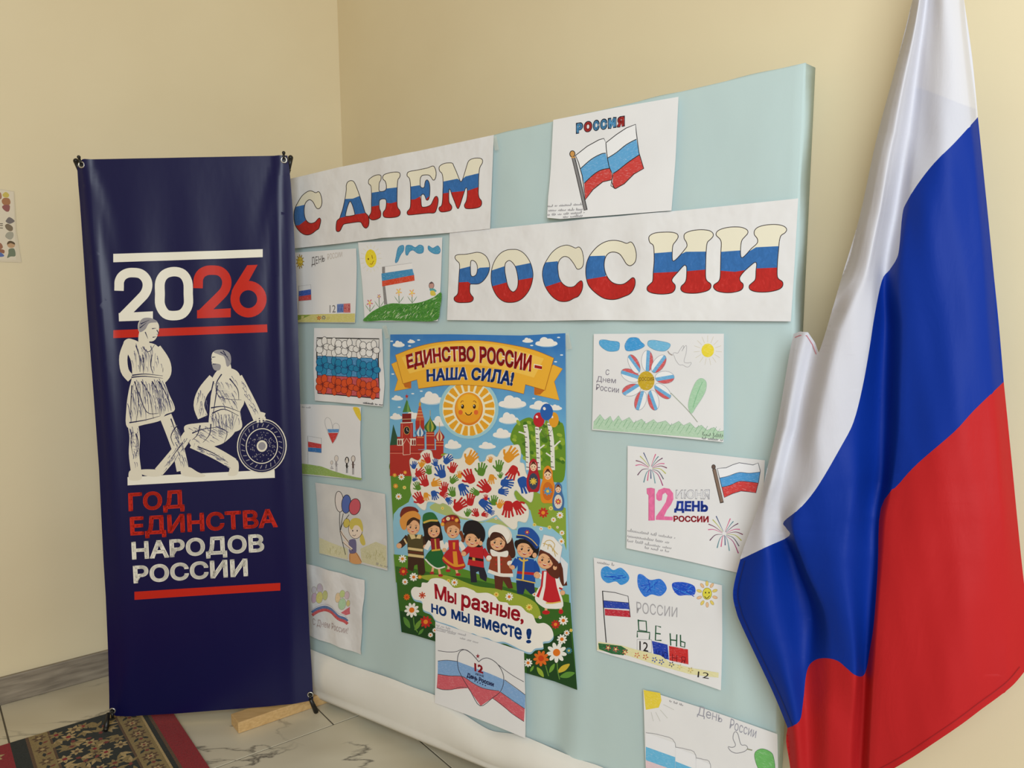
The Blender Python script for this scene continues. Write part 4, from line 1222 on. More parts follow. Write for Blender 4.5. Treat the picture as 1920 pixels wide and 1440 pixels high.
letter(S, Z4, [(1232, 150), (1245, 115), (1300, 90), (1380, 78), (1460, 82), (1510, 105), (1515, 135), (1490, 165), (1462, 200), (1452, 260), (1452, 335), (1468, 352), (1500, 325), (1550, 270), (1590, 235), (1605, 210), (1600, 180), (1575, 145), (1580, 105), (1620, 75), (1700, 58), (1780, 57), (1840, 72), (1865, 100), (1850, 130), (1815, 155), (1800, 200), (1792, 280), (1782, 400), (1780, 500), (1790, 540), (1828, 570), (1828, 610), (1790, 640), (1700, 660), (1600, 660), (1540, 640), (1530, 605), (1560, 575), (1585, 545), (1590, 470), (1595, 410), (1580, 395), (1540, 425), (1480, 480), (1445, 530), (1450, 565), (1475, 590), (1470, 630), (1430, 655), (1340, 668), (1250, 655), (1212, 625), (1215, 595), (1250, 570), (1268, 530), (1272, 420), (1275, 300), (1278, 220), (1265, 185)], (), between(l1, l2), below(l2, 700), 6.5)
S.part('letter')

CB, CR = (98, 168, 218), (206, 66, 62)     # crayon blue, crayon red

# --- sheet with a waving flag under the word РОССИЯ
cq = [(1043.3, 226.7), (1277.5, 183.7), (1266, 396), (1037, 413)]
S = sheet('drawing_sheet', 'drawing of a waving flag on a grey pole below the word РОССИЯ', 'drawing', [(1043.3, 226.7), (1160, 204), (1277.5, 183.7), (1272, 300), (1265.5, 396), (1160, 404), (1060, 412), (1037, 410), (1036, 370)], 0.0115, curl(cq, bl=0.012, br=0.003))
S.z(830, 160, 2.743)
fl = [(700, 365), (760, 318), (820, 285), (845, 278), (856, 300), (910, 258), (960, 225), (1008, 206), (1012, 250), (1025, 350), (1050, 432), (1000, 460), (950, 510), (905, 535), (882, 520), (885, 490), (840, 500), (790, 540), (752, 592), (745, 540), (735, 470), (715, 400)]
S.p(fl, (236, 236, 238))
S.p([(724, 434), (780, 385), (830, 358), (855, 353), (866, 400), (878, 428), (830, 440), (790, 465), (745, 508)], CB, kind='crayon'); S.p([(862, 380), (910, 350), (960, 310), (1012, 282), (1027, 362), (970, 400), (920, 440), (892, 458), (876, 430)], CB, kind='crayon')
S.p([(745, 508), (790, 465), (830, 440), (876, 430), (888, 470), (885, 490), (840, 500), (790, 540), (752, 592)], CR, kind='crayon'); S.p([(892, 458), (920, 440), (970, 400), (1027, 362), (1050, 432), (1000, 460), (950, 510), (905, 535), (890, 520)], CR, kind='crayon')
S.l(fl, 4, BLK, False, True)
for q in ([(724, 434), (780, 385), (830, 358), (855, 353)], [(745, 508), (790, 465), (830, 440), (876, 430)], [(862, 380), (910, 350), (960, 310), (1012, 282)], [(892, 458), (920, 440), (970, 400), (1027, 362)], [(856, 300), (860, 350), (872, 420), (890, 465), (886, 500), (900, 535)]): S.l(q, 4, BLK)
S.l([(688, 372), (720, 500), (755, 645)], 19, BLK, False); S.l([(688, 374), (720, 500), (754, 643)], 12, (132, 130, 132), False)
S.eo(684, 357, 13, 16, (206, 152, 84), 4, BLK); S.l([(678, 376), (700, 374)], 7, (206, 152, 84), False)
S.part('flag_drawing')
x = 702
for ch, wd, c in (('Р', 37, CB), ('О', 44, CR), ('С', 34, CB), ('С', 37, CB), ('И', 44, CB), ('Я', 40, CR)):
    y0 = 255 - (x - 702) * 0.155; y1 = 199 - (x - 702) * 0.15
    S.t(ch, (x, y0), (x + wd, y0 - wd * .155), (x, y1), None, (50, 44, 60), 0.11)
    S.t(ch, (x + 4, y0 - 4), (x + wd - 4, y0 - 4 - wd * .15), (x + 4, y1 + 5), None, c, 0.075)
    x += wd + 3
S.part('word_lettering')
for k, (a, b) in enumerate((((567, 630), (735, 618)), ((572, 652), (735, 645)), ((570, 675), (745, 660)), ((645, 685), (735, 678)))): S.scrawl(*a, *b, 9, 2.0, GRY, 5 + k)
S.part('handwriting')

# --- far left, pale drawing with a small flag
S = sheet('drawing_sheet', 'faint drawing with a tiny flag and a yellow sun, leftmost in the upper row', 'drawing', [(553, 474), (672, 466), (673, 500), (671, 605), (600, 604.5), (550, 604.5), (552, 540)], BASE, curl([(553, 470), (673, 466), (671, 605), (550, 605)], bl=0.004, br=0.003))
S.z(540, 240, 3.79)
for k in range(11):
    a = 2 * math.pi * k / 11
    S.l([(102 + 20 * math.cos(a), 950 + 36 * math.sin(a)), (102 + 29 * math.cos(a), 950 + 51 * math.sin(a))], 7, (170, 140, 40), False)
S.eo(102, 950, 19, 34, (226, 196, 70), 3, (160, 130, 40)); S.e(95, 940, 2.5, 4, BLK); S.e(110, 940, 2.5, 4, BLK); S.l([(94, 962), (103, 970), (112, 962)], 3, BLK)
S.part('sun_drawing')
S.p([(91, 1160), (180, 1146), (181, 1184), (91, 1198)], (48, 88, 178), kind='crayon'); S.p([(91, 1198), (181, 1184), (182, 1222), (92, 1230)], (206, 70, 70), kind='crayon')
S.l([(91, 1125), (178, 1113), (182, 1222), (92, 1230)], 2, PEN, False, True); S.l([(92, 1120), (92, 1320)], 2.5, PEN, False)
S.part('flag_drawing')
S.t('ДЕНЬ', (184, 978), (278, 948), (180, 920), (276, 904), (96, 90, 88), 0.0)
S.t('РОССИИ', (298, 938), (402, 914), (296, 896), (400, 880), (196, 186, 176), 0.0)
S.part('word_lettering')
S.t('12', (312, 1312), (355, 1310), (312, 1256), (355, 1256), (120, 116, 120), 0.0)
S.p([(365, 1252), (412, 1249), (412, 1310), (365, 1313)], (104, 132, 194), kind='crayon'); S.p([(412, 1249), (460, 1246), (462, 1312), (412, 1312)], (208, 116, 116), kind='crayon')
S.t('И Ю', (370, 1306), (410, 1306), (370, 1260), (410, 1260), (70, 90, 160)); S.t('Н Я', (416, 1306), (457, 1306), (416, 1258), (457, 1258), (168, 66, 70))
S.part('date_boxes')
S.p([(40, 1330), (250, 1322), (495, 1318), (496, 1380), (40, 1380)], (214, 206, 128), kind='crayon'); S.p([(40, 1330), (180, 1328), (130, 1352), (60, 1378), (40, 1378)], (138, 160, 62), kind='crayon')
daisy(S, 237, 1350, 17, (186, 84, 52), (216, 160, 70), 6); daisy(S, 270, 1347, 16, (76, 84, 128), (216, 200, 120), 6); daisy(S, 302, 1352, 12, (188, 178, 110), (216, 200, 120), 6)
S.part('meadow_drawing')

# --- green hill with flag and yellow sun
S = sheet('drawing_sheet', 'drawing of a grassy green hill with a flag, flowers and smiling yellow sun', 'drawing', [(675.4, 455), (755, 451), (833.4, 445.5), (831, 520), (828, 601.5), (760, 602), (689, 602), (683, 530)], BASE, curl([(675, 455), (833, 445), (828, 602), (688, 602)], br=0.008, bl=0.003))
S.z(540, 240, 3.79)
hill = [(560, 1372), (580, 1335), (640, 1290), (740, 1248), (860, 1250), (960, 1238), (1050, 1205), (1108, 1170), (1104, 1280), (1080, 1366), (900, 1372), (700, 1368)]
S.p(hill, (72, 140, 52), True, kind='crayon')
r2 = random.Random(11)
for k in range(230):
    x, y = r2.uniform(585, 1085), r2.uniform(1215, 1360)
    lim = 1345 - 0.32 * (x - 570) if x < 760 else 1262 - max(0, x - 900) * 0.36
    if y < lim + 12: continue
    S.l([(x, y), (x + r2.uniform(8, 18), y - r2.uniform(10, 22))], 3, r2.choice(((40, 104, 38), (40, 104, 38), (150, 190, 110), (210, 222, 190))), False)
S.part('hill_drawing')
S.p(ell(605, 928, 40, 64, -4), (240, 218, 42), True, kind='crayon'); S.e(587, 932, 5, 7, (120, 80, 30)); S.l([(612, 905), (617, 930)], 5, (150, 110, 30), False); S.l([(598, 965), (612, 968), (624, 945)], 4, (150, 90, 30))
for k in range(16):
    a = 2 * math.pi * k / 16
    S.l([(605 + 50 * math.cos(a), 928 + 76 * math.sin(a)), (605 + 76 * math.cos(a), 928 + 98 * math.sin(a))], 2, (226, 218, 168), False)
S.part('sun_drawing')
for q in ([(800, 850), (835, 835), (838, 870), (815, 905), (795, 950), (778, 955), (785, 910)], [(855, 840), (890, 835), (920, 850), (950, 832), (978, 845), (975, 885), (940, 892), (905, 870), (880, 880), (865, 905), (852, 895)], [(1015, 838), (1045, 855), (1080, 838), (1098, 865), (1090, 892), (1060, 895), (1030, 882), (1012, 862)]):
    S.po(q, (78, 156, 196), 3, (50, 120, 170), kind='crayon')
S.part('cloud_drawing')
S.p([(684, 988), (705, 985), (706, 1120), (722, 1252), (700, 1256), (688, 1120)], (142, 138, 138), kind='crayon')
S.p([(706, 986), (898, 960), (902, 1002), (706, 1030)], (236, 234, 234)); S.l([(706, 986), (898, 960)], 2, PEN, False)
S.p([(680, 1035), (900, 1002), (912, 1045), (684, 1088)], (66, 146, 196), kind='crayon'); S.p([(684, 1088), (912, 1045), (916, 1085), (686, 1126)], (216, 74, 44), kind='crayon')
S.part('flag_drawing')
for x, y, c, st in ((598, 1243, (216, 130, 140), 1305), (663, 1197, (176, 52, 84), 1278), (803, 1165, (238, 190, 130), 1245), (897, 1172, (240, 180, 120), 1245)):
    S.l([(x, y + 8), (x + 3, st)], 4, (76, 120, 60), False)
    for sg in (-1, 1): S.p([(x + 3, st), (x + 3 + sg * 22, st - 28), (x + 3 + sg * 34, st - 50), (x + 3 + sg * 14, st - 22)], (70, 130, 60), True)
    daisy(S, x, y, 24 if y != 1197 else 14, c, (240, 214, 110), 5, 0.35, 1.3)
    S.part('flower_drawing')
S.eo(1036, 1120, 18, 24, (196, 150, 140), 3, (100, 80, 84)); S.p([(1018, 1110), (1036, 1092), (1056, 1110), (1048, 1105), (1030, 1108)], (104, 86, 88), True); S.p([(1024, 1142), (1054, 1142), (1074, 1160), (1056, 1165), (1050, 1158), (1030, 1160)], (96, 168, 168), True); S.p([(1030, 1160), (1056, 1158), (1068, 1188), (1034, 1190)], (216, 196, 84), True)
S.part('figure_drawing')

# --- flowers in three colour bands
S = sheet('drawing_sheet', 'colouring sheet of white, blue and red flower rows in a black frame', 'drawing', [(593.3, 615), (660, 615), (724, 616.5), (723, 680), (726, 720), (725, 761), (660, 756), (595.5, 750.5), (593, 690)], BASE, curl([(593, 615), (724, 616), (725, 761), (595, 750)], tr=0.007, br=0.008, ripple=0.0015))
S.z(540, 600, 4.5)
S.p([(266, 150), (798, 158), (782, 322), (266, 302)], (232, 230, 228)); S.p([(266, 302), (782, 322), (786, 488), (270, 464)], (76, 148, 200), kind='crayon'); S.p([(270, 464), (786, 488), (800, 658), (276, 615)], (202, 84, 92), kind='crayon')
S.l([(266, 302), (782, 322)], 4, BLK, False); S.l([(270, 464), (786, 488)], 4, BLK, False)
S.l([(264, 150), (798, 158), (782, 330), (786, 480), (800, 658), (276, 616), (266, 300)], 9, BLK, False, True)
S.part('frame_and_bands')
for r, (y0, dy, c, lc) in enumerate(((222, 20, (238, 236, 234), (60, 56, 60)), (382, 24, (36, 132, 176), (24, 60, 110)), (540, 30, (216, 82, 40), (120, 36, 30)))):
    for k in range(5):
        cx, cy = 316 + k * 106, y0 + k * dy * 0.36
        for j in range(5):
            a = 2 * math.pi * j / 5 + (0.3 if k % 2 else -0.25) + math.pi / 2
            S.eo(cx + 33 * math.cos(a), cy + 48 * math.sin(a), 21 + 9 * abs(math.cos(a)), 26 + 12 * abs(math.sin(a)), c, 4, lc)
        for j in range(7):
            a = 2 * math.pi * j / 7
            S.l([(cx, cy), (cx + 20 * math.cos(a), cy + 26 * math.sin(a))], 3, (120, 118, 118) if r == 0 else lc, False)
    S.part('flower_row')
S.scrawl(660, 700, 826, 716, 11, 3, BLK, 21); S.part('handwriting')
tape(S, (728, 622), 75, 12, 4)

# --- heart above a family
S = sheet('drawing_sheet', 'drawing of a heart above a small flag, four stick people and green grass', 'drawing', [(564.5, 757), (625, 759), (681, 762.5), (679, 830), (683, 899), (625, 894), (568, 888)], BASE, curl([(564, 757), (681, 763), (683, 899), (568, 888)], bl=0.003, br=0.004))
S.z(540, 600, 4.5)
S.p([(568, 735), (615, 740), (632, 790), (632, 848), (605, 820), (580, 775)], (236, 206, 60), True, kind='crayon'); S.part('sun_drawing')
S.p([(350, 918), (448, 918), (446, 945), (360, 948)], (96, 150, 206), kind='crayon'); S.p([(358, 950), (442, 950), (420, 1000), (394, 1040), (372, 990)], (206, 60, 60), kind='crayon')
S.l([(394, 1040), (360, 960), (335, 890), (330, 845), (348, 820), (375, 835), (390, 880), (396, 915), (400, 885), (420, 868), (445, 880), (452, 910), (440, 960), (420, 1005), (394, 1040)], 2.5, PEN); S.part('heart_drawing')
S.p([(186, 1022), (302, 1045), (300, 1080), (188, 1070)], (206, 62, 64), kind='crayon'); S.p([(188, 1072), (300, 1080), (300, 1118), (188, 1106)], (52, 118, 186), kind='crayon'); S.l([(184, 976), (300, 995), (301, 1118), (188, 1106)], 2.5, GRY, False, True); S.l([(186, 980), (190, 1210)], 3, PEN, False); S.part('flag_drawing')
S.p([(126, 1205), (200, 1215), (300, 1232), (400, 1270), (500, 1300), (590, 1320), (648, 1330), (640, 1345), (500, 1330), (300, 1308), (130, 1292)], (150, 178, 96), kind='crayon'); S.part('grass_drawing')
for x, y, h, c in ((388, 1200, 56, PEN), (427, 1165, 112, PEN), (517, 1180, 108, BLK), (570, 1168, 132, (90, 70, 66))):
    S.eo(x, y, 16 if h > 60 else 10, 26 if h > 60 else 16, (222, 214, 206), 4, c); S.l([(x - 2, y + 26), (x, y + h * .6)], 14 if h > 60 else 6, c, False); S.l([(x - 14, y + 46), (x + 16, y + 50)], 4, c, False)
    S.l([(x - 4, y + h * .6), (x - 4, y + h)], 4, c, False); S.l([(x + 5, y + h * .6), (x + 6, y + h)], 4, c, False)
    if x != 517: S.part('stick_person')
    else: S.l([(503, 1180), (508, 1160), (517, 1154), (528, 1165), (531, 1190)], 7, BLK); S.part('stick_person')
S.scrawl(135, 735, 205, 742, 9, 2, PEN, 8); S.part('handwriting')

# --- girl with balloons
S = sheet('drawing_sheet', 'drawing of a fair-haired girl holding three balloons', 'drawing', [(596.5, 903.7), (660, 913), (726, 925.4), (729, 990), (731.5, 1068), (665, 1052), (604, 1036), (600, 970)], BASE, curl([(597, 904), (726, 925), (731, 1068), (604, 1036)], bl=0.003, br=0.003, tl=0.004), mat_noisy('grey_tinted_paper', (203, 201, 200), (217, 215, 212), 14, 0.8, 0.3, 9, spec=0.2, dist=0.006))
S.z(540, 880, 3.79)
S.p([(240, 480), (330, 520), (440, 560), (440, 635), (243, 590)], (212, 208, 172), False, kind='crayon')
for k in range(16):
    x = r2.uniform(255, 400); y = r2.uniform(540, 600) + (x - 250) * .12
    S.l([(x, y), (x + r2.uniform(-6, 6), y - r2.uniform(12, 26))], 2.5, r2.choice(((164, 160, 110), (186, 180, 130))), False)
S.part('meadow_drawing')
S.p([(530, 560), (640, 510), (715, 540), (722, 700), (540, 655)], (208, 203, 166), False, kind='crayon')
for k in range(30):
    x = r2.uniform(560, 705); y = r2.uniform(540, 600) + (x - 250) * .12
    S.l([(x, y), (x + r2.uniform(-6, 6), y - r2.uniform(12, 26))], 2.5, r2.choice(((164, 160, 110), (186, 180, 130))), False)
S.part('meadow_drawing')
S.eo(381, 226, 30, 74, (222, 214, 210), 4, BLK, -4); S.eo(430, 243, 33, 66, (86, 108, 176), 4, BLK, 4); S.eo(490, 262, 40, 58, (204, 92, 104), 4, BLK, 10)
for q in ([(384, 300), (382, 370), (386, 430)], [(408, 310), (395, 380), (388, 430)], [(450, 318), (405, 380), (388, 430)]): S.l(q, 4, BLK)
S.part('balloon_drawing')
S.p([(455, 590), (500, 585), (540, 655), (500, 668), (455, 650)], (214, 158, 104), True); S.p([(450, 500), (495, 495), (502, 560), (495, 590), (455, 590), (448, 540)], (110, 104, 140), True); S.l([(470, 565), (430, 530), (412, 508)], 18, (232, 214, 198)); S.l([(445, 515), (410, 470), (390, 432)], 16, (232, 214, 198)); S.l([(448, 515), (408, 465), (386, 432), (400, 500), (425, 602)], 4, BLK); S.l([(475, 572), (430, 535), (402, 510)], 3, BLK)
S.eo(432, 378, 22, 32, (206, 188, 92), 3, (120, 104, 50), 10); S.p([(535, 450), (552, 470), (566, 525), (545, 535), (526, 500)], (206, 188, 92), True)
S.eo(496, 420, 50, 68, (234, 216, 198), 3, BLK); S.p([(452, 400), (460, 360), (490, 342), (530, 352), (548, 400), (545, 440), (520, 400), (490, 395), (470, 425)], (208, 190, 92), True)
S.e(476, 432, 4, 6, BLK); S.e(508, 432, 4, 6, BLK); S.l([(474, 462), (488, 468), (498, 460)], 3, BLK); S.l([(455, 655), (455, 595), (500, 587), (540, 655)], 3, (140, 90, 60), False)
S.part('girl_drawing')
S.scrawl(645, 672, 722, 690, 12, 2.5, GRY, 31); S.part('handwriting')

# --- crumpled sheet with balloons and ribbon
def d_cr(u, v): return 0.003 + 0.0025 * math.sin(u * 55 + v * 14) + 0.002 * math.sin(v * 60 - u * 12)
S = sheet('drawing_sheet', 'crumpled drawing of pale balloons over a ribbon, lowest at the left edge', 'drawing', [(575.5, 1054), (630, 1069), (689, 1086), (686, 1150), (682.5, 1225), (630, 1206), (582, 1188.5), (579, 1120)], BASE, d_cr, M_PAPER_CR)
S.z(540, 880, 3.79)
for x, y, rx, ry, c in ((208, 905, 18, 36, (206, 176, 198)), (243, 840, 20, 34, (204, 190, 204)), (205, 850, 16, 24, (206, 200, 208)), (280, 890, 20, 34, (206, 210, 140)), (242, 905, 22, 40, (222, 214, 130)), (375, 905, 16, 34, (226, 200, 160)), (402, 880, 17, 26, (194, 210, 140)), (435, 890, 18, 28, (214, 190, 200)), (446, 945, 14, 22, (218, 206, 140)), (406, 950, 24, 40, (176, 208, 170))):
    S.eo(x, y, rx, ry, c, 2.5, (176, 168, 150), kind='crayon')
    if x == 242: S.part('balloon_drawing')
S.part('balloon_drawing')
S.p([(400, 1010), (460, 970), (462, 1020), (430, 1030)], (214, 110, 122), kind='crayon')
up = [(198, 990), (240, 962), (290, 952), (340, 970), (380, 1010), (420, 1030), (440, 1050)]
for dy, c in ((0, (228, 226, 230)), (18, (96, 122, 170)), (38, (208, 92, 96))):
    S.l([(x, y + dy + (x - 200) * .02) for x, y in up], 20, c, kind='crayon')
S.l(up, 2.5, PEN); S.part('ribbon_drawing')
S.t('С Днем России!', (196, 1095), (442, 1162), (198, 1048), (446, 1116), (176, 154, 150)); S.part('word_lettering')

# --- striped daisy, dove
S = sheet('drawing_sheet', 'drawing of a big daisy with tricolour petals, a dove and green hills', 'drawing', [(1117, 626), (1240, 625), (1360.5, 625.5), (1360, 730), (1361, 827.7), (1240, 816), (1115, 805), (1116, 700)], BASE, curl([(1117, 626), (1360, 626), (1361, 828), (1115, 805)], bl=0.003, br=0.004))
S.z(1100, 610, 6.26)
for q, c in (([(178, 175), (240, 168), (300, 180), (400, 195), (408, 260), (380, 298), (270, 300), (180, 235)], (88, 172, 224)), ([(480, 205), (520, 150), (580, 140), (630, 150), (660, 190), (705, 235), (650, 275), (560, 298), (490, 295), (470, 250)], (66, 158, 222)), ([(745, 185), (800, 172), (880, 182), (990, 208), (1000, 250), (940, 300), (830, 290), (745, 240)], (118, 188, 226))):
    S.po(q, c, 3, (96, 130, 160), kind='crayon')
S.part('cloud_drawing')
for k in range(15):
    a = 2 * math.pi * k / 15 + .1
    S.l([(1443 + 92 * math.cos(a), 292 + 95 * math.sin(a)), (1443 + 165 * math.cos(a), 292 + 175 * math.sin(a))], 3.5, (206, 196, 168), False)
S.p(ell(1443, 292, 74, 80), (238, 218, 62), kind='crayon'); S.part('sun_drawing')
S.l([(1035, 330), (1060, 318), (1090, 325), (1120, 280), (1155, 235), (1160, 262), (1140, 300), (1175, 245), (1195, 240), (1190, 320), (1165, 420), (1200, 440), (1250, 435), (1225, 480), (1190, 485), (1150, 462), (1110, 460), (1070, 410), (1050, 360)], 4, PEN, True, True); S.l([(975, 300), (995, 330), (1030, 348)], 14, (170, 160, 156)); S.part('dove_drawing')
hl = [(112, 1130), (185, 1040), (240, 1110), (305, 1060), (335, 1130), (400, 1055), (440, 1120), (525, 1075), (575, 1140), (670, 1095), (720, 1150), (810, 1100), (850, 1140), (950, 1115), (1010, 1170), (1105, 1120), (1160, 1170), (1235, 1135), (1300, 1200), (1370, 1165), (1440, 1225), (1520, 1190), (1570, 1240), (1635, 1230), (1636, 1330), (1200, 1300), (800, 1272), (400, 1240), (105, 1210)]
S.p(hl, (184, 214, 186), kind='crayon')
for k in range(14):
    x = 140 + k * 105; y = 1100 + k * 8
    S.l([(x, y + 60), (x + 45, y - 20)], 4, (96, 156, 110), False); S.l([(x + 30, y + 90), (x + 90, y)], 3, (110, 168, 120), False)
S.l(hl[:24], 3, (120, 160, 124), False); S.part('hills_drawing')
S.l([(1010, 790), (1100, 880), (1180, 960), (1260, 1050), (1325, 1130)], 9, (166, 172, 156)); S.po([(1255, 1030), (1215, 960), (1225, 860), (1260, 750), (1310, 650), (1370, 618), (1425, 660), (1420, 760), (1370, 860), (1310, 950)], (172, 212, 178), 2.5, (160, 180, 164), kind='crayon'); S.l([(1380, 660), (1320, 800), (1270, 960)], 5, (104, 176, 124)); S.part('stem_and_leaf')
for x, y, rx, ry, rot in ((735, 415, 68, 125, 0), (870, 450, 66, 120, 36), (940, 608, 112, 72, 0), (915, 770, 118, 62, 42), (806, 875, 64, 120, -12), (655, 880, 66, 116, 18), (550, 755, 112, 68, -16), (535, 585, 116, 70, 26), (580, 450, 58, 118, -26)):
    base_ = ell(x, y, rx, ry, rot, 28)
    S.p(base_, (238, 238, 240))
    vx, vy = 722 - x, 645 - y; L = math.hypot(vx, vy); dx, dy = vx / L, vy / L; nx, ny = -dy, dx
    h = min(rx, ry)
    for o0, o1, c in ((-1.05, -.4, (214, 96, 100)), (-.4, .2, (112, 178, 224))):
        sg = 1 if nx * 0.3 + ny > -2 else -1
        S.p(base_, c, clip=[(x + nx * h * o0 * sg + dx * 200, y + ny * h * o0 * sg + dy * 200), (x + nx * h * o1 * sg + dx * 200, y + ny * h * o1 * sg + dy * 200), (x + nx * h * o1 * sg - dx * 200, y + ny * h * o1 * sg - dy * 200), (x + nx * h * o0 * sg - dx * 200, y + ny * h * o0 * sg - dy * 200)], kind='crayon')
    S.l(base_, 3.5, (140, 138, 146), False, True)
S.e(722, 648, 98, 112, (206, 172, 44), kind='crayon'); S.t('россия', (640, 650), (815, 648), (640, 592), (815, 590), (120, 90, 30)); S.part('daisy_drawing')
S.t('С', (245, 582), (288, 578), (248, 518), (290, 516), (120, 112, 126)); S.t('Днем', (140, 655), (365, 678), (145, 592), (368, 614), (120, 112, 126)); S.t('России', (135, 755), (400, 790), (140, 685), (405, 722), (120, 112, 126)); S.part('word_lettering')
S.scrawl(1385, 1285, 1615, 1305, 26, 4, (80, 92, 84), 41); S.scrawl(1380, 1325, 1615, 1348, 24, 4, (80, 92, 84), 42); S.part('handwriting')

# --- fireworks, 12 июня
S = sheet('drawing_sheet', 'drawing with two fireworks and a large pink 12, tucked behind the flag', 'drawing', [(1180.3, 834.8), (1310, 848), (1437, 862), (1433, 960), (1428, 1082), (1300, 1052), (1178.8, 1026)], BASE, curl([(1180, 835), (1437, 862), (1428, 1082), (1179, 1026)], bl=0.002))
S.z(1160, 820, 5.76)
for cx, cy, rays in ((365, 325, ((290, 160), (420, 175), (450, 200), (495, 218), (515, 278), (542, 325), (530, 385), (505, 445), (498, 515), (415, 490), (370, 440), (332, 462), (292, 480), (225, 402), (203, 298), (206, 245), (252, 198))), (1160, 1030, ((1072, 842), (1225, 868), (1258, 898), (1310, 920), (1328, 985), (1360, 1040), (1345, 1105), (1318, 1165), (1312, 1242), (1215, 1215), (1170, 1155), (1125, 1172), (1082, 1185), (1003, 1105), (985, 988), (990, 928), (1035, 880)))):
    cols = ((70, 86, 130), (214, 84, 130), (90, 140, 150), (106, 60, 90), (216, 100, 150), (130, 60, 90), (190, 190, 90), (96, 90, 110), (170, 60, 120), (120, 160, 170))
    for k, (x, y) in enumerate(rays):
        mx, my = (cx + x) / 2, (cy + y) / 2
        S.l([(x, y), (mx + (x - cx) * .12, my - 22), (cx + (x - cx) * .12, cy + (y - cy) * .12)], 11, cols[k % 10], taper=True)
    S.part('firework')
PK = (238, 120, 170)
S.p([(325, 545), (370, 540), (408, 548), (408, 888), (345, 890), (345, 618), (328, 600)], PK, kind='paint'); S.l([(325, 545), (370, 540), (408, 548), (408, 888), (345, 890), (345, 618), (328, 600)], 5, (200, 96, 140), False, True)
S.p([(425, 612), (450, 562), (510, 538), (570, 548), (608, 595), (612, 660), (585, 720), (540, 780), (510, 845), (605, 850), (604, 888), (422, 882), (425, 845), (480, 770), (530, 690), (548, 620), (525, 590), (495, 610), (485, 672), (455, 680), (428, 660)], PK, kind='paint'); S.part('numeral_12')
S.t('ИЮНЯ', (635, 652), (1000, 662), (638, 560), (1003, 556), None or (150, 148, 158), 0.035); S.t('ИЮНЯ', (640, 648), (997, 657), (643, 565), (999, 561), (236, 236, 240), 0.018)
S.t('ДЕНЬ', (620, 785), (985, 798), (625, 680), (985, 678), (44, 72, 172), 0.055); S.t('РОССИИ', (612, 902), (992, 910), (612, 838), (992, 842), (176, 44, 56), 0.045); S.part('word_lettering')
fo = [(1085, 330), (1180, 322), (1250, 290), (1320, 268), (1400, 280), (1470, 292), (1525, 270), (1548, 355), (1530, 470), (1500, 592), (1420, 580), (1340, 572), (1250, 600), (1160, 642), (1130, 520), (1108, 430)]
S.p(fo, (238, 238, 242)); S.p([(1110, 432), (1200, 412), (1320, 372), (1430, 380), (1548, 365), (1532, 482), (1420, 472), (1320, 468), (1220, 510), (1135, 530)], (82, 160, 222), kind='crayon'); S.p([(1135, 530), (1220, 510), (1320, 468), (1420, 472), (1530, 486), (1500, 592), (1420, 580), (1340, 572), (1250, 600), (1160, 642)], (216, 66, 66), kind='crayon')
S.l(fo, 6, (60, 60, 74), False, True); S.l([(1110, 432), (1200, 412), (1320, 372), (1430, 380), (1545, 367)], 5, (60, 60, 74)); S.l([(1135, 530), (1220, 510), (1320, 468), (1420, 472), (1528, 486)], 5, (60, 60, 74))
S.l([(1050, 335), (1090, 510), (1135, 700)], 40, (66, 54, 48), False); S.l([(1052, 338), (1092, 510), (1134, 690)], 28, (134, 112, 98), False); S.eo(1045, 312, 20, 24, (104, 86, 78), 5, (56, 46, 44)); S.part('flag_drawing')
for k, (a, b) in enumerate((((118, 1005), (620, 1085)), ((118, 1065), (555, 1135)), ((118, 1115), (275, 1140)), ((305, 1150), (580, 1195)), ((305, 1190), (555, 1230)))): S.scrawl(*a, *b, 22, 3.5, GRY, 50 + k)
S.part('handwriting')

# --- blue clouds, РОССИИ ДЕНЬ
S = sheet('drawing_sheet', 'drawing with three scribbled blue clouds, a flagpole and green word ДЕНЬ', 'drawing', [(1117.6, 1043.4), (1240, 1069), (1356.8, 1095.5), (1357.5, 1190), (1356.8, 1290), (1240, 1253), (1122.8, 1218.5)], BASE, curl([(1117, 1043), (1357, 1095), (1357, 1290), (1123, 1218)], br=0.006, tl=0.002))
S.z(1100, 1030, 3.5125)
for q, c in (([(112, 125), (150, 105), (190, 130), (240, 115), (290, 165), (285, 205), (240, 228), (205, 205), (150, 215), (112, 180)], (60, 150, 224)), ([(350, 165), (380, 160), (430, 195), (500, 190), (540, 250), (500, 300), (440, 290), (395, 305), (352, 240)], (48, 120, 220)), ([(580, 215), (650, 210), (720, 235), (722, 290), (660, 295), (615, 295), (580, 255)], (28, 84, 204))):
    S.p(q, c, True, kind='crayon')
    cx, cy = sum(p[0] for p in q) / len(q), sum(p[1] for p in q) / len(q)
    for k in range(9): 
        a = r2.uniform(0, 6.28); S.l([(cx + r2.uniform(-70, 50), cy + r2.uniform(-40, 30)), (cx + r2.uniform(-30, 80), cy + r2.uniform(-30, 50))], 5, r2.choice(((24, 76, 196), (60, 140, 224))), False)
    S.part('cloud_drawing')
S.eo(805, 285, 30, 38, (226, 216, 70), 3, (150, 140, 50), kind='crayon')
for k in range(10):
    a = 2 * math.pi * k / 10 + .3
    S.eo(805 + 54 * math.cos(a), 288 + 70 * math.sin(a), 17, 9, (228, 206, 110) if k % 2 else (232, 190, 150), 2, (176, 150, 80), math.degrees(a))
S.e(795, 278, 4, 6, BLK); S.e(818, 278, 4, 6, BLK); S.l([(788, 302), (803, 316), (822, 298)], 5, (90, 80, 30)); S.part('sun_drawing')
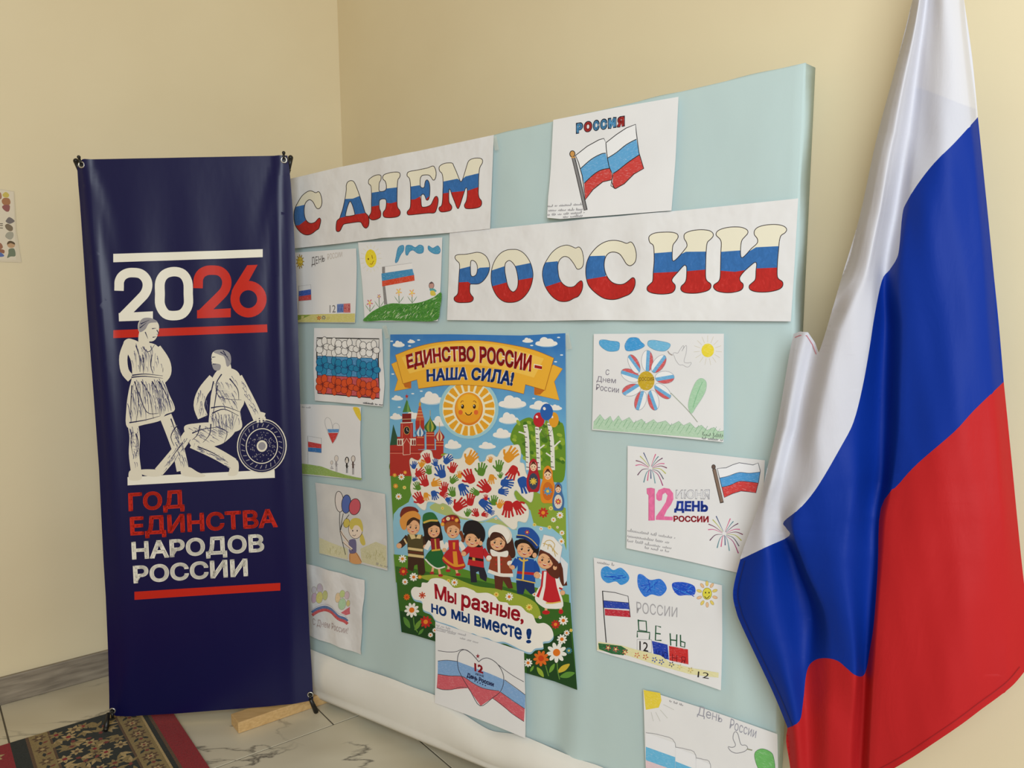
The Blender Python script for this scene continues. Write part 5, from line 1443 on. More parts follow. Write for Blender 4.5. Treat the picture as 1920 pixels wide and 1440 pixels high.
S.p([(122, 330), (288, 345), (298, 388), (125, 378)], (40, 70, 176), kind='crayon'); S.p([(132, 385), (298, 398), (302, 440), (134, 428)], (196, 44, 62), kind='crayon'); S.l([(116, 268), (200, 278), (286, 302), (300, 438)], 4, BLK, False); S.l([(118, 268), (128, 440), (142, 606)], 6, BLK, False); S.l([(118, 330), (290, 345)], 3, (50, 50, 90), False); S.part('flag_drawing')
S.t('РОССИИ', (342, 412), (608, 440), (340, 338), (610, 376), (170, 168, 172), 0.0)
for q in ([(352, 455), (356, 525), (408, 532), (404, 466), (356, 462)], [(346, 572), (346, 532), (428, 540), (425, 585)], [(502, 505), (468, 495), (465, 590), (505, 592)], [(466, 545), (500, 550)], [(562, 545), (566, 625)], [(606, 552), (604, 632)], [(564, 588), (606, 592)], [(630, 555), (632, 630), (658, 636), (660, 606), (634, 598)]): S.l(q, 8, (28, 84, 52), False)
S.part('word_lettering')
S.l([(345, 585), (440, 588), (440, 672), (345, 655)], 2.5, GRY, False, True); S.t('12', (360, 655), (418, 668), (360, 592), (418, 605), BLK, 0.01)
S.p([(442, 595), (545, 620), (555, 718), (455, 690)], (28, 62, 176), kind='crayon'); S.p([(555, 628), (680, 650), (684, 748), (558, 722)], (206, 48, 48), kind='crayon'); S.t('И Ю', (470, 700), (545, 715), (470, 655), (545, 670), (20, 30, 110)); S.t('Н Я', (575, 725), (665, 745), (575, 680), (665, 700), (130, 26, 34)); S.part('date_boxes')
S.p([(90, 600), (245, 625), (330, 650), (500, 690), (560, 735), (700, 770), (885, 800), (885, 832), (700, 812), (480, 755), (280, 690), (82, 655)], (232, 226, 176), kind='crayon')
S.p([(90, 610), (240, 628), (285, 655), (255, 690), (180, 680), (95, 650)], (46, 106, 60), kind='crayon')
for x, y, c in ((155, 640, (206, 96, 90)), (205, 650, (206, 96, 90)), (265, 668, (206, 110, 90)), (345, 688, (206, 120, 90)), (400, 700, (190, 100, 70)), (460, 718, (76, 96, 170)), (505, 732, (70, 92, 160)), (572, 748, (96, 100, 110)), (625, 764, (206, 200, 150)), (698, 784, (196, 180, 120))): daisy(S, x, y, 20, c, (238, 220, 150), 5)
S.t('12', (745, 830), (820, 840), (748, 790), (825, 800), BLK, 0.0); S.part('flower_strip')
S.scrawl(85, 84, 200, 104, 13, 2.5, GRY, 61); S.part('handwriting')

# --- bottom right, dove and three flags
S = sheet('drawing_sheet', 'drawing of three flags, a dove and a green tree, lowest at the right', 'drawing', [(1210.5, 1289.6), (1340, 1330), (1462, 1371.6), (1463, 1480), (1462, 1570), (1340, 1515), (1216, 1465), (1213, 1380)], 0.0095, curl([(1210, 1290), (1462, 1372), (1462, 1590), (1217, 1478)], tr=0.003))
S.z(1100, 1030, 3.5125)
S.p([(390, 915), (500, 935), (508, 985), (490, 1030), (405, 1045)], (238, 214, 70), kind='crayon')
for q in ([(440, 1060), (455, 1120)], [(470, 1060), (500, 1120)], [(500, 1045), (548, 1100)], [(520, 1010), (590, 1045)]): S.l(q, 3, (200, 198, 190), False)
S.part('sun_drawing')
for x0, x1, yt in ((405, 598, 1195), (600, 734, 1290), (736, 830, 1360)):
    H = 300
    yc = lambda x: yt + (x - x0) ** 2 / (x1 - x0) * 0.25
    for a, b, c in ((0, 92, (236, 236, 240)), (92, 180, (110, 190, 232)), (180, H, (232, 206, 214))):
        S.p([(x0, yc(x0) + a), (x1, yc(x1) + a + 20), (x1, yc(x1) + b + 20), (x0, yc(x0) + b)], c, kind='crayon' if a else None)
    S.l([(x0, yc(x0)), ((x0 + x1) / 2, yc((x0 + x1) / 2) + 4), (x1, yc(x1) + 20), (x1, yc(x1) + 240)], 3, GRY)
    S.part('flag_drawing')
S.l([(945, 1285), (975, 1290), (995, 1275), (978, 1230), (988, 1190), (1010, 1200), (1030, 1270), (1060, 1275), (1075, 1295), (1050, 1318), (1000, 1328), (965, 1315), (945, 1290)], 3.5, (120, 118, 126)); S.l([(1070, 1300), (1105, 1308)], 8, (150, 150, 130), False); S.part('dove_drawing')
S.po([(1120, 1350), (1130, 1315), (1170, 1298), (1220, 1315), (1245, 1350), (1250, 1450), (1180, 1480), (1140, 1420)], (112, 186, 104), 3, (84, 130, 84), kind='crayon'); S.part('tree_drawing')
S.t('День', (742, 1078), (905, 1128), (748, 1018), (912, 1068), (160, 160, 172)); S.t('России', (955, 1165), (1128, 1228), (965, 1100), (1138, 1165), (160, 160, 172)); S.part('word_lettering'); S.scrawl(560, 992, 645, 1018, 12, 2.5, GRY, 71); S.part('handwriting')

# --- heart with ribbon, overlapping the poster
S = sheet('drawing_sheet', 'drawing of a heart across a tricolour ribbon, overlapping the bottom of the poster', 'drawing', [(824.7, 1161.8), (905, 1189), (990.7, 1217.8), (993, 1300), (995.4, 1377.5), (910, 1345), (825.4, 1312.6), (825, 1240)], 0.0165, curl([(825, 1162), (991, 1218), (995, 1377), (825, 1312)], bl=0.004, br=0.006))
S.z(725, 1050, 4.113)
S.p([(430, 762), (500, 756), (580, 765), (700, 810), (830, 858), (940, 905), (1030, 970), (1103, 1020), (1103, 1125), (1010, 1070), (900, 990), (780, 970), (700, 930), (620, 880), (520, 875), (430, 862)], (132, 172, 220), kind='crayon')
S.p([(430, 862), (520, 875), (620, 880), (700, 930), (780, 970), (900, 990), (1010, 1070), (1100, 1125), (1097, 1222), (1000, 1160), (850, 1045), (760, 1105), (660, 968), (540, 980), (470, 980), (425, 965)], (212, 96, 108), kind='crayon')
for q in ([(430, 682), (500, 692), (570, 690), (625, 672), (690, 705), (745, 768)], [(430, 762), (500, 756), (580, 765)], [(430, 862), (520, 875), (620, 880), (700, 930), (780, 970), (900, 990)], [(425, 965), (470, 980), (540, 980), (600, 962), (660, 968)], [(895, 790), (960, 840), (1020, 880), (1092, 920)], [(945, 905), (1030, 965), (1103, 1020)], [(915, 1000), (1010, 1065), (1100, 1125)], [(850, 1045), (930, 1100), (1000, 1160), (1097, 1222)]): S.l(q, 4, (70, 66, 74))
S.part('ribbon_drawing')
S.l([(745, 768), (690, 705), (640, 675), (600, 690), (582, 740), (588, 820), (620, 890), (680, 990), (755, 1105), (850, 1045), (915, 990), (938, 910), (925, 840), (880, 775), (820, 740), (775, 745), (745, 768)], 4.5, (60, 56, 64)); S.part('heart_outline')
S.p([(738 + (17 if k % 2 == 0 else 7) * math.sin(math.pi * k / 5), 724 - (20 if k % 2 == 0 else 8) * math.cos(math.pi * k / 5)) for k in range(10)], (150, 50, 60)); S.part('star')
S.t('12', (712, 838), (780, 860), (710, 772), (778, 795), (176, 40, 52), 0.05); S.t('ИЮНЯ', (720, 868), (782, 888), (720, 850), (782, 868), (60, 62, 96), 0.03); S.t('День России', (652, 885), (860, 958), (655, 850), (864, 925), (46, 54, 100), 0.055)
for k in range(5): S.e(716 + k * 20, 915 + k * 8.5, 5, 6, (50, 56, 100), n=8)
S.part('word_lettering')
for k, (a, b) in enumerate((((418, 492), (520, 520)), ((418, 512), (640, 570)), ((418, 528), (560, 560)), ((600, 590), (735, 625)))): S.scrawl(*a, *b, 12, 2, PEN, 80 + k)
S.part('handwriting')

# ================================================================== big printed poster
def d_post(u, v):
    a = (u + 0.40) / 0.6; b = (v + 0.93) / 0.82
    return 0.001 + 0.003 * max(0, 1 - b / 0.35) ** 2 + 0.0014 * (1 + math.sin(a * 6.5 + 0.6)) * (1 - 0.6 * b)
M_POSTER = ink((226, 226, 226), 'gloss')
PO = sheet('poster', 'large colourful poster of children below a smiling sun and handprint map', 'poster', [(737, 627), (850, 626.5), (982, 629), (1065, 624.5), (1066, 760), (1067.5, 900), (1072.5, 1050), (1078, 1159), (1089, 1289.5), (1046, 1274), (993.7, 1259), (910, 1229), (826, 1200), (783, 1187), (759.7, 1182), (749, 1088), (743.5, 1007), (736, 820), (736, 700)], BASE, d_post, M_POSTER, group=None)
PO.kind = 'gloss'
v_hi, v_lo = PO.out_uv[0][1] - PO.c[1], PO.out_uv[12][1] - PO.c[1]
SKY = mat_grad('printed_sky', [(0.0, (120, 176, 206)), (0.45, (150, 200, 220)), (0.75, (110, 176, 216)), (1.0, (52, 120, 190))], v_lo, v_hi, 0.4)
S = PO
S.z(0, 0, 1)
S.p([(737, 627), (850, 626.5), (982, 629), (1065, 624.5), (1066, 760), (1067.5, 900), (1072.5, 1050), (1078, 1159), (1089, 1289.5), (1046, 1274), (993.7, 1259), (910, 1229), (826, 1200), (783, 1187), (759.7, 1182), (749, 1088), (743.5, 1007), (736, 820), (736, 700)], SKY)
G1, G2, G3, G4 = (92, 140, 46), (58, 104, 40), (156, 172, 60), (34, 72, 36)
S.z(725, 820, 5.333)
S.p([(62, 250), (140, 228), (220, 270), (280, 300), (290, 420), (280, 560), (250, 640), (150, 700), (100, 760), (95, 840), (80, 600)], G1)
S.p([(62, 250), (140, 230), (200, 262), (240, 300), (180, 330), (70, 330)], (66, 120, 40), True)
S.p([(500, 140), (600, 150), (680, 180), (660, 230), (520, 220)], (140, 160, 60), True)
S.p([(1290, 540), (1420, 480), (1560, 560), (1700, 640), (1818, 700), (1825, 1120), (1780, 980), (1680, 900), (1500, 870), (1460, 720), (1340, 650)], (140, 168, 62))
S.p([(560, 640), (720, 700), (820, 800), (960, 850), (1100, 800), (1220, 860), (1330, 920), (1100, 850), (900, 830), (640, 780), (460, 700)], (176, 190, 120), True)
S.part('sky_and_hills')
S.z(725, 610, 5.333)
for x, y, w, h in ((148, 188, 60, 44), (275, 160, 38, 26), (1435, 150, 54, 34), (1622, 170, 112, 66), (475, 730, 112, 90), (135, 725, 58, 36), (1280, 770, 140, 90), (1245, 930, 100, 80), (1570, 800, 120, 62), (1180, 1080, 96, 70), (690, 1190, 84, 66), (1030, 1200, 86, 50), (125, 910, 64, 46), (290, 900, 90, 50), (560, 960, 90, 70), (1720, 820, 60, 40)):
    cloud(S, x, y, w, h, (240, 236, 230), (176, 206, 224)); S.part('printed_cloud')
for x, y in ((78, 158), (348, 146), (258, 205), (375, 655), (290, 680), (155, 815), (1495, 728), (1775, 295), (1715, 362), (1745, 120), (90, 485), (1475, 200)): S.e(x, y, 16, 7, (224, 232, 236), n=10); S.part('printed_cloud')
# fortress with towers and onion domes
S.z(725, 610, 5.333)
TR, TRD, TW, TG = (176, 46, 40), (130, 30, 32), (228, 214, 196), (70, 124, 60)
S.p([(62, 1190), (95, 985), (135, 1110), (140, 1195), (66, 1200)], (40, 82, 58))
S.p([(62, 1195), (135, 1190), (135, 1110), (330, 1110), (345, 1240), (590, 1240), (560, 1333), (62, 1333)], TR)
S.p([(62, 1300), (590, 1300), (560, 1440), (340, 1500), (62, 1500)], TR); S.l([(62, 1275), (380, 1275)], 7, (214, 120, 100), False); S.l([(62, 1255), (380, 1255)], 4, TRD, False)
S.p([(168, 970), (292, 965), (295, 1130), (165, 1130)], TR); S.p([(185, 880), (276, 876), (276, 970), (185, 972)], TRD); S.p([(230, 735), (276, 862), (188, 866)], TG); S.p([(240, 740), (262, 862), (232, 864)], (112, 160, 80)); S.l([(231, 745), (231, 700)], 5, (190, 150, 60), False)
S.p([(231 + (21 if k % 2 == 0 else 9) * math.sin(math.pi * k / 5), 706 - (24 if k % 2 == 0 else 10) * math.cos(math.pi * k / 5)) for k in range(10)], (190, 46, 44))
S.l([(168, 972), (292, 966)], 9, TW, False); S.l([(185, 935), (276, 932)], 5, (222, 190, 140), False); S.e(231, 1047, 32, 42, (206, 164, 80)); S.e(231, 1047, 27, 37, (26, 28, 40)); S.l([(231, 1047), (231, 1022)], 4, TW, False); S.l([(231, 1047), (248, 1056)], 4, TW, False)
for x in (185, 275): S.l([(x, 985), (x, 1120)], 6, (214, 120, 100), False)
S.p([(135, 1130), (330, 1125), (330, 1195), (135, 1198)], TW); S.p([(195, 1140), (230, 1105), (266, 1140), (266, 1290), (195, 1295)], TR); S.l([(195, 1290), (195, 1185), (230, 1125), (266, 1182), (266, 1285), (195, 1290)], 6, (232, 200, 180), False)
for x in (150, 172, 290, 312): S.p([(x - 8, 1190), (x - 8, 1150), (x, 1135), (x + 8, 1150), (x + 8, 1190)], TRD)
S.part('printed_fortress')
S.p([(318, 950), (405, 945), (410, 1230), (325, 1235)], TR); S.p([(362, 770), (408, 945), (320, 950)], (196, 88, 60)); S.l([(362, 775), (362, 745)], 5, (206, 160, 60), False); S.e(363, 785, 12, 20, (206, 160, 60))
for y in (850, 880, 910): S.l([(362 - (y - 770) * .25, y), (362 + (y - 770) * .25, y)], 5, (228, 190, 120), False)
def onion(cx, y0, y1, w, cols):
    H = y1 - y0
    pr = [(0, 0), (.06, .12), (.18, .26), (.62, .46), (1.0, .66), (.98, .8), (.72, .93), (.55, 1.0)]
    N = len(cols)
    for k, c in enumerate(cols):
        f0, f1 = -1 + 2 * k / N, -1 + 2 * (k + 1) / N
        S.p(cr_open([(cx + w * r * f0, y0 + H * t) for r, t in pr], 3) + cr_open([(cx + w * r * f1, y0 + H * t) for r, t in pr], 3)[::-1], c)
    S.l([(cx, y0 + 4), (cx, y0 - 50)], 5, (206, 164, 70), False)
S.p([(425, 1060), (505, 1055), (510, 1235), (428, 1238)], TR); S.p([(520, 1150), (598, 1145), (596, 1280), (525, 1280)], TR); S.p([(335, 1100), (402, 1098), (400, 1235), (338, 1235)], TR)
for x0, x1, y in ((425, 505, 1075), (425, 505, 1100), (425, 505, 1190), (520, 598, 1165), (520, 598, 1195), (335, 402, 1115), (335, 402, 1190)): S.l([(x0, y), (x1, y)], 6, (226, 160, 100), False)
onion(466, 895, 1060, 58, ((56, 106, 52), (150, 160, 60), (64, 116, 56), (170, 172, 70), (50, 96, 50)))
onion(365, 985, 1105, 52, ((70, 126, 170), (214, 220, 224), (66, 122, 168), (220, 224, 226), (58, 108, 158)))
onion(558, 1015, 1150, 48, ((176, 50, 50), (230, 200, 160), (182, 50, 50), (226, 190, 150), (156, 40, 44)))
S.part('printed_onion_domes')
# birches, balloons
S.p([(1260, 1120), (1300, 1010), (1380, 940), (1470, 920), (1560, 1000), (1700, 985), (1800, 1010), (1808, 1500), (1700, 1560), (1480, 1480), (1390, 1300), (1290, 1180)], (104, 146, 44), True)
for k in range(60):
    x, y = r2.uniform(1290, 1790), r2.uniform(960, 1420)
    if x < 1400 and y > 1200: continue
    S.e(x, y, r2.uniform(18, 36), r2.uniform(14, 28), r2.choice(((70, 116, 36), (134, 168, 52), (90, 136, 40), (154, 180, 64))), r2.uniform(0, 90), n=9)
for xs in ([(1410, 990), (1430, 1120), (1440, 1440)], [(1530, 1010), (1540, 1200), (1548, 1440)], [(1650, 970), (1680, 1150), (1690, 1440)]):
    S.l(xs, 40, (232, 230, 222))
    for k in range(9):
        t = k / 9; x = xs[0][0] + (xs[2][0] - xs[0][0]) * t; y = xs[0][1] + 20 + (xs[2][1] - xs[0][1]) * t
        S.l([(x - 16, y), (x + (4 if k % 2 else 14), y + 5)], 8, (60, 54, 50), False)
for q in ([(1430, 1100), (1390, 1075), (1345, 1060)], [(1545, 1080), (1575, 1030)], [(1550, 1230), (1605, 1190)], [(1690, 1220), (1740, 1170), (1765, 1150)], [(1690, 1320), (1620, 1270)]): S.l(q, 14, (232, 230, 222))
S.part('printed_birches')
for x, y, rx, ry, c in ((1698, 940, 50, 76, (226, 158, 44)), (1548, 940, 56, 74, (190, 36, 48)), (1626, 862, 64, 84, (38, 96, 176))):
    S.e(x, y, rx, ry, c); S.e(x - rx * .35, y - ry * .4, rx * .22, ry * .2, (240, 230, 226), -30, n=10); S.l([(x, y + ry), (1620, 1120)], 3, (90, 80, 70), False)
    S.part('printed_balloon')
# sun
S.e(850, 830, 296, 300, (160, 204, 214), n=40); S.e(850, 830, 262, 270, (240, 232, 196), n=40)
for k in range(20):
    a = 2 * math.pi * k / 20 + 0.157
    c, s_ = math.cos(a), math.sin(a)
    pt = lambda r, t: (850 + (r * c - t * s_) * .98, 830 + (r * s_ + t * c) * 1.04)
    S.p([pt(165, -15), pt(255, -30), pt(262, 0), pt(255, 30), pt(165, 15)], (232, 166, 44))
S.e(850, 832, 150, 172, (240, 232, 200), n=40); S.e(850, 832, 140, 164, (222, 128, 36), n=40); S.e(850, 822, 132, 150, (236, 160, 40), n=36); S.e(845, 790, 105, 105, (244, 182, 52), n=30)
for x in (788, 905): S.e(x, 808, 15, 22, (40, 22, 16)); S.e(x - 4, 800, 5, 7, (240, 236, 230), n=8)
for x in (768, 922): S.e(x, 866, 22, 24, (226, 106, 48))
S.l([(815, 868), (832, 888), (850, 892), (866, 886), (880, 866)], 9, (60, 26, 18)); S.l([(770, 770), (782, 752), (798, 756)], 7, (150, 86, 30)); S.l([(892, 758), (908, 752), (924, 772)], 7, (150, 86, 30))
S.part('printed_sun')
# ribbon
RB, RBD, RBO = (238, 178, 56), (196, 108, 32), (170, 104, 34)
S.po([(75, 385), (150, 350), (270, 560), (270, 625), (105, 655), (140, 540)], RB, 4, RBO, False); S.po([(1785, 432), (1690, 390), (1500, 600), (1505, 690), (1752, 745), (1702, 560)], RB, 4, RBO, False)
S.p([(195, 580), (275, 550), (275, 628), (212, 618)], RBD); S.p([(1500, 610), (1605, 645), (1560, 690), (1500, 690)], RBD)
arc = cr_open([(118, 295), (300, 225), (500, 175), (750, 152), (1000, 155), (1250, 190), (1500, 245), (1700, 325)], 5)
arc2 = cr_open([(1610, 645), (1400, 575), (1345, 558), (1100, 510)], 4)
S.po(arc + [(1610, 645), (1415, 588), (1398, 682), (1250, 645), (1000, 605), (800, 592), (600, 596), (350, 630), (335, 540), (195, 580)], RB, 5, RBO, False)
S.p(cr_open([(180, 320), (500, 205), (850, 175), (1200, 205), (1600, 330)], 6) + cr_open([(1500, 520), (1200, 440), (850, 390), (500, 420), (260, 480)], 6), (244, 196, 84))
S.part('printed_ribbon')
def arc_map(base, cap):
    B_, C_ = cr_open(base, 12), cr_open(cap, 12)
    def at(P, a):
        X = P[0][0] + (P[-1][0] - P[0][0]) * a
        i = 0
        while i < len(P) - 2 and P[i + 1][0] < X: i += 1
        t = (X - P[i][0]) / (P[i + 1][0] - P[i][0])
        return tuple(P[i][k] * (1 - t) + P[i + 1][k] * t for k in (0, 1))
    return lambda a, b: tuple(at(B_, a)[k] * (1 - b) + at(C_, a)[k] * b for k in (0, 1))
hl_ = (246, 236, 214)
f1 = arc_map([(240, 435), (400, 392), (640, 362), (900, 368), (1150, 400), (1330, 436), (1575, 480)], [(222, 295), (400, 245), (640, 212), (900, 206), (1150, 225), (1330, 262), (1590, 322)])
f2 = arc_map([(432, 562), (600, 550), (800, 542), (1000, 556), (1150, 580), (1285, 604)], [(428, 440), (600, 424), (800, 416), (1000, 425), (1150, 438), (1310, 462)])
for bd, c1, c2 in ((0.085, hl_, hl_), (0.045, (168, 22, 30), (24, 62, 138))):
    S.t('ЕДИНСТВО РОССИИ –', None, None, None, None, c1, bd, fn=f1); S.t('НАША СИЛА!', None, None, None, None, c2, bd, fn=f2)
S.part('heading_lettering')
# map of handprints
S.z(725, 820, 5.333)
mp = [(262, 230), (280, 200), (310, 215), (350, 225), (375, 190), (370, 160), (400, 130), (440, 118), (480, 135), (500, 200), (560, 215), (590, 190), (620, 165), (680, 165), (690, 205), (770, 205), (800, 140), (850, 98), (900, 120), (940, 200), (960, 240), (1010, 230), (1030, 180), (1080, 165), (1130, 190), (1165, 130), (1220, 85), (1300, 72), (1350, 75), (1370, 160), (1360, 240), (1400, 260), (1420, 350), (1480, 480), (1495, 560), (1475, 638), (1430, 620), (1380, 580), (1320, 520), (1300, 560), (1330, 620), (1420, 660), (1450, 740), (1420, 840), (1340, 830), (1330, 890), (1290, 912), (1240, 880), (1150, 800), (1120, 770), (1040, 810), (940, 830), (860, 805), (780, 790), (700, 740), (670, 690), (600, 650), (560, 660), (500, 640), (440, 640), (420, 715), (370, 700), (300, 610), (270, 500), (285, 400), (270, 310)]
S.p(mp, (236, 230, 216), True); S.l(mp, 5, (206, 206, 190), True, True)
S.part('map_outline')
HR, HB, HG, HY = (190, 36, 40), (34, 84, 164), (88, 136, 48), (226, 152, 46)
def hand(x, y, r, ang, c, flip=1):
    a0 = math.radians(ang)
    rot = lambda px, py: (x + (px * flip) * math.cos(a0) - py * math.sin(a0), y + (px * flip) * math.sin(a0) + py * math.cos(a0))
    S.p([rot(*q) for q in ((-.5 * r, .1 * r), (-.42 * r, -.35 * r), (.4 * r, -.35 * r), (.5 * r, .1 * r), (.35 * r, .6 * r), (-.3 * r, .6 * r))], c, True)
    for fx, ft, L in ((-.38, -.62, .95), (-.13, -.2, 1.12), (.13, .16, 1.1), (.36, .52, .9)):
        S.l([rot(fx * r, -.2 * r), rot((fx + ft) / 2 * r, -.6 * r), rot(ft * r, -L * r)], .22 * r, c)
    S.l([rot(-.3 * r, .3 * r), rot(-.7 * r, .1 * r), rot(-.9 * r, -.15 * r)], .24 * r, c)
    S.part('handprint')
for h in ((440, 215, 60, -15, HR), (305, 280, 44, 20, HB), (385, 265, 46, 30, HY), (520, 255, 44, 0, HB), (635, 225, 60, 50, HB), (865, 215, 85, 40, HY), (1255, 185, 95, 45, HY), (1065, 225, 36, 10, HY), (455, 330, 54, -10, HG), (580, 350, 78, -15, HB), (690, 310, 62, 20, HR), (975, 330, 76, 15, HG), (1150, 295, 68, 10, HG), (1290, 330, 85, -150, HR), (355, 355, 60, 60, HR), (415, 440, 70, -20, HR), (515, 455, 60, 80, HY), (695, 425, 54, 50, HG), (760, 375, 42, 10, HY), (860, 400, 88, -25, HR), (1075, 400, 56, 190, HY), (1165, 380, 36, 20, HG), (1215, 450, 75, 100, HB), (1395, 450, 100, 155, HB), (345, 490, 52, -20, HG), (310, 415, 32, 60, HB), (610, 505, 60, 5, HR), (505, 560, 56, 165, HB), (690, 550, 58, -10, HG), (785, 500, 72, 160, HB), (920, 545, 56, -60, HG), (1020, 495, 84, -40, HR), (1180, 535, 60, 100, HB), (365, 610, 72, -30, HR), (425, 575, 48, 180, HY), (590, 560, 48, 120, HR), (645, 620, 44, 140, HB), (750, 680, 84, 55, HR), (865, 630, 70, 10, HR), (1000, 655, 80, 130, HB), (1100, 635, 58, 10, HG), (1020, 600, 34, 0, HR), (1240, 690, 95, 185, HR), (1160, 670, 52, 30, HY), (1335, 680, 85, 150, HR), (840, 755, 46, 30, HG), (925, 755, 50, -20, HR), (1000, 765, 40, 100, HR), (1060, 735, 42, 120, HB)):
    hand(*h)
# nested dolls
for x, y, w, hgt, c, c2, ce in ((1495, 370, 72, 165, (176, 34, 48), (60, 70, 90), (226, 190, 70)), (1640, 460, 82, 185, (228, 140, 40), (206, 110, 40), (70, 150, 196)), (1745, 580, 62, 140, (70, 110, 160), (226, 214, 196), (196, 50, 50))):
    S.p([(x - w * .55, y - hgt * .75), (x, y - hgt), (x + w * .55, y - hgt * .75), (x + w * .62, y - hgt * .3), (x + w * .95, y + hgt * .3), (x + w * .75, y + hgt * .95), (x, y + hgt * 1.02), (x - w * .75, y + hgt * .95), (x - w * .95, y + hgt * .3), (x - w * .62, y - hgt * .3)], c, True)
    S.e(x, y + hgt * .38, w * .66, hgt * .5, c2); daisy(S, x, y + hgt * .38, w * .52, ce, (238, 200, 80), 8)
    S.e(x, y - hgt * .52, w * .46, hgt * .28, (240, 206, 170)); S.p([(x - w * .46, y - hgt * .55), (x, y - hgt * .84), (x + w * .46, y - hgt * .55), (x, y - hgt * .68)], (90, 40, 26), True)
    for sx in (-1, 1): S.e(x + sx * w * .18, y - hgt * .5, w * .06, hgt * .04, (40, 26, 22), n=8); S.e(x + sx * w * .3, y - hgt * .4, w * .09, hgt * .04, (232, 140, 120), n=8)
    S.l([(x - w * .13, y - hgt * .36), (x, y - hgt * .32), (x + w * .13, y - hgt * .36)], 5, (170, 40, 40))
    S.part('printed_nested_doll')
# meadow at the foot
S.z(725, 820, 5.333)
S.p([(100, 1160), (220, 1170), (420, 1210), (640, 1260), (840, 1320), (1060, 1400), (1300, 1440), (1560, 1500), (1850, 1560), (1860, 1700), (1300, 1600), (700, 1500), (125, 1440)], G1)
S.z(725, 1050, 4.113)
S.p([(92, 40), (240, 60), (420, 100), (640, 130), (900, 190), (1150, 270), (1440, 320), (1450, 460), (1497, 985), (1320, 920), (1105, 860), (760, 745), (415, 618), (240, 565), (145, 543), (110, 250)], G2)
S.p([(280, 120), (480, 110), (700, 190), (900, 220), (1100, 280), (1190, 350), (1180, 440), (900, 340), (500, 200)], G3, True)
S.p([(130, 380), (300, 420), (420, 520), (415, 618), (240, 565), (145, 543)], G4); S.p([(1180, 640), (1440, 520), (1497, 985), (1320, 920), (1105, 860), (1100, 700)], G4)
S.part('printed_meadow')
S.z(725, 820, 5.333)
fl_ = [(178, 390, 34, 0), (110, 372, 22, 1), (215, 345, 20, 1), (120, 480, 26, 1), (208, 495, 20, 2), (150, 585, 34, 0), (590, 700, 18, 2), (1592, 745, 54, 3), (1760, 770, 36, 0), (1695, 815, 28, 0), (1655, 892, 22, 2), (1780, 945, 28, 0), (1505, 865, 20, 2), (1570, 905, 20, 0), (1775, 1030, 34, 0), (1672, 700, 24, 2), (190, 1205, 42, 0), (200, 1330, 46, 3), (300, 1385, 42, 0), (365, 1385, 22, 1), (215, 1425, 26, 0), (1735, 890, 14, 0), (1120, 800, 16, 0)]
for x, y, r, k in fl_: daisy(S, x, y, r, ((238, 236, 228), (232, 150, 60), (236, 220, 120), (196, 46, 40))[k], ((226, 140, 40), (240, 206, 90), (210, 150, 50), (232, 150, 50))[k]); S.part('printed_flower')
S.z(725, 1050, 4.113)
for x, y, r, k in ((155, 80, 34, 3), (235, 122, 34, 0), (168, 160, 24, 0), (182, 275, 26, 1), (545, 165, 28, 0), (500, 152, 16, 2), (965, 275, 32, 0), (865, 258, 22, 2), (1120, 355, 28, 2), (1385, 455, 38, 0), (1325, 485, 36, 3), (1412, 550, 24, 0), (1375, 598, 40, 0), (1335, 700, 80, 0), (1215, 745, 62, 1), (222, 375, 58, 0), (330, 465, 48, 3), (368, 565, 20, 0), (1115, 780, 34, 0), (1430, 685, 26, 4), (1205, 432, 14, 0), (400, 530, 20, 0), (1160, 255, 18, 0), (1445, 530, 14, 2)):
    daisy(S, x, y, r, ((238, 236, 228), (226, 110, 40), (236, 214, 110), (192, 44, 40), (70, 130, 150))[k], ((226, 120, 36), (206, 70, 30), (214, 140, 40), (232, 140, 50), (200, 190, 90))[k]); S.part('printed_flower')
for x, y, L, an, c in ((185, 470, 50, 60, (90, 140, 60)), (270, 490, 46, -60, (110, 150, 60)), (295, 540, 30, -50, (90, 140, 60)), (1390, 820, 58, -35, (206, 180, 60)), (1420, 870, 60, -15, (96, 148, 60)), (1210, 850, 46, 55, (150, 176, 60)), (1300, 820, 40, -60, (110, 160, 60)), (1145, 825, 26, -60, (110, 160, 60))):
    a = math.radians(an); c_, s_ = math.cos(a), math.sin(a)
    S.p([(x + px * c_ - py * s_, y + px * s_ + py * c_) for px, py in ((-L, 0), (0, -L * .38), (L, 0), (0, L * .38))], c, True); S.part('printed_leaf')
for q in ([(1340, 780), (1345, 840), (1360, 905)], [(1250, 800), (1275, 880)], [(235, 430), (245, 500), (270, 545)]): S.l(q, 8, (96, 140, 60)); S.part('printed_stem')
# children holding hands
SK = (232, 178, 134)
def face(x, y, rx, ry, rot=0, skin=SK):
    c, s_ = math.cos(math.radians(rot)), math.sin(math.radians(rot))
    g = lambda a, b: (x + rx * a * c - ry * b * s_, y + rx * a * s_ + ry * b * c)
    S.e(x, y, rx, ry, (180, 120, 86), rot); S.e(x, y, rx * .96, ry * .96, skin, rot)
    for sx in (-.42, .42):
        S.e(*g(sx, .02), rx * .12, ry * .17, (44, 26, 20), rot, n=10); S.e(*g(sx - .04, -.05), rx * .04, ry * .05, (244, 240, 236), n=6)
        S.l([g(sx - .17, -.24), g(sx, -.31), g(sx + .17, -.24)], rx * .06, (70, 40, 28)); S.e(*g(sx * 1.5, .36), rx * .17, ry * .12, (226, 134, 108), rot, n=10)
    S.l([g(-.06, .22), g(.06, .24)], rx * .06, (196, 130, 96), False)
    S.p([g(-.28, .42), g(0, .48), g(.28, .4), g(.12, .62), g(-.1, .64)], (170, 44, 44), True); S.l([g(-.24, .44), g(0, .49), g(.24, .43)], rx * .06, (240, 236, 230))
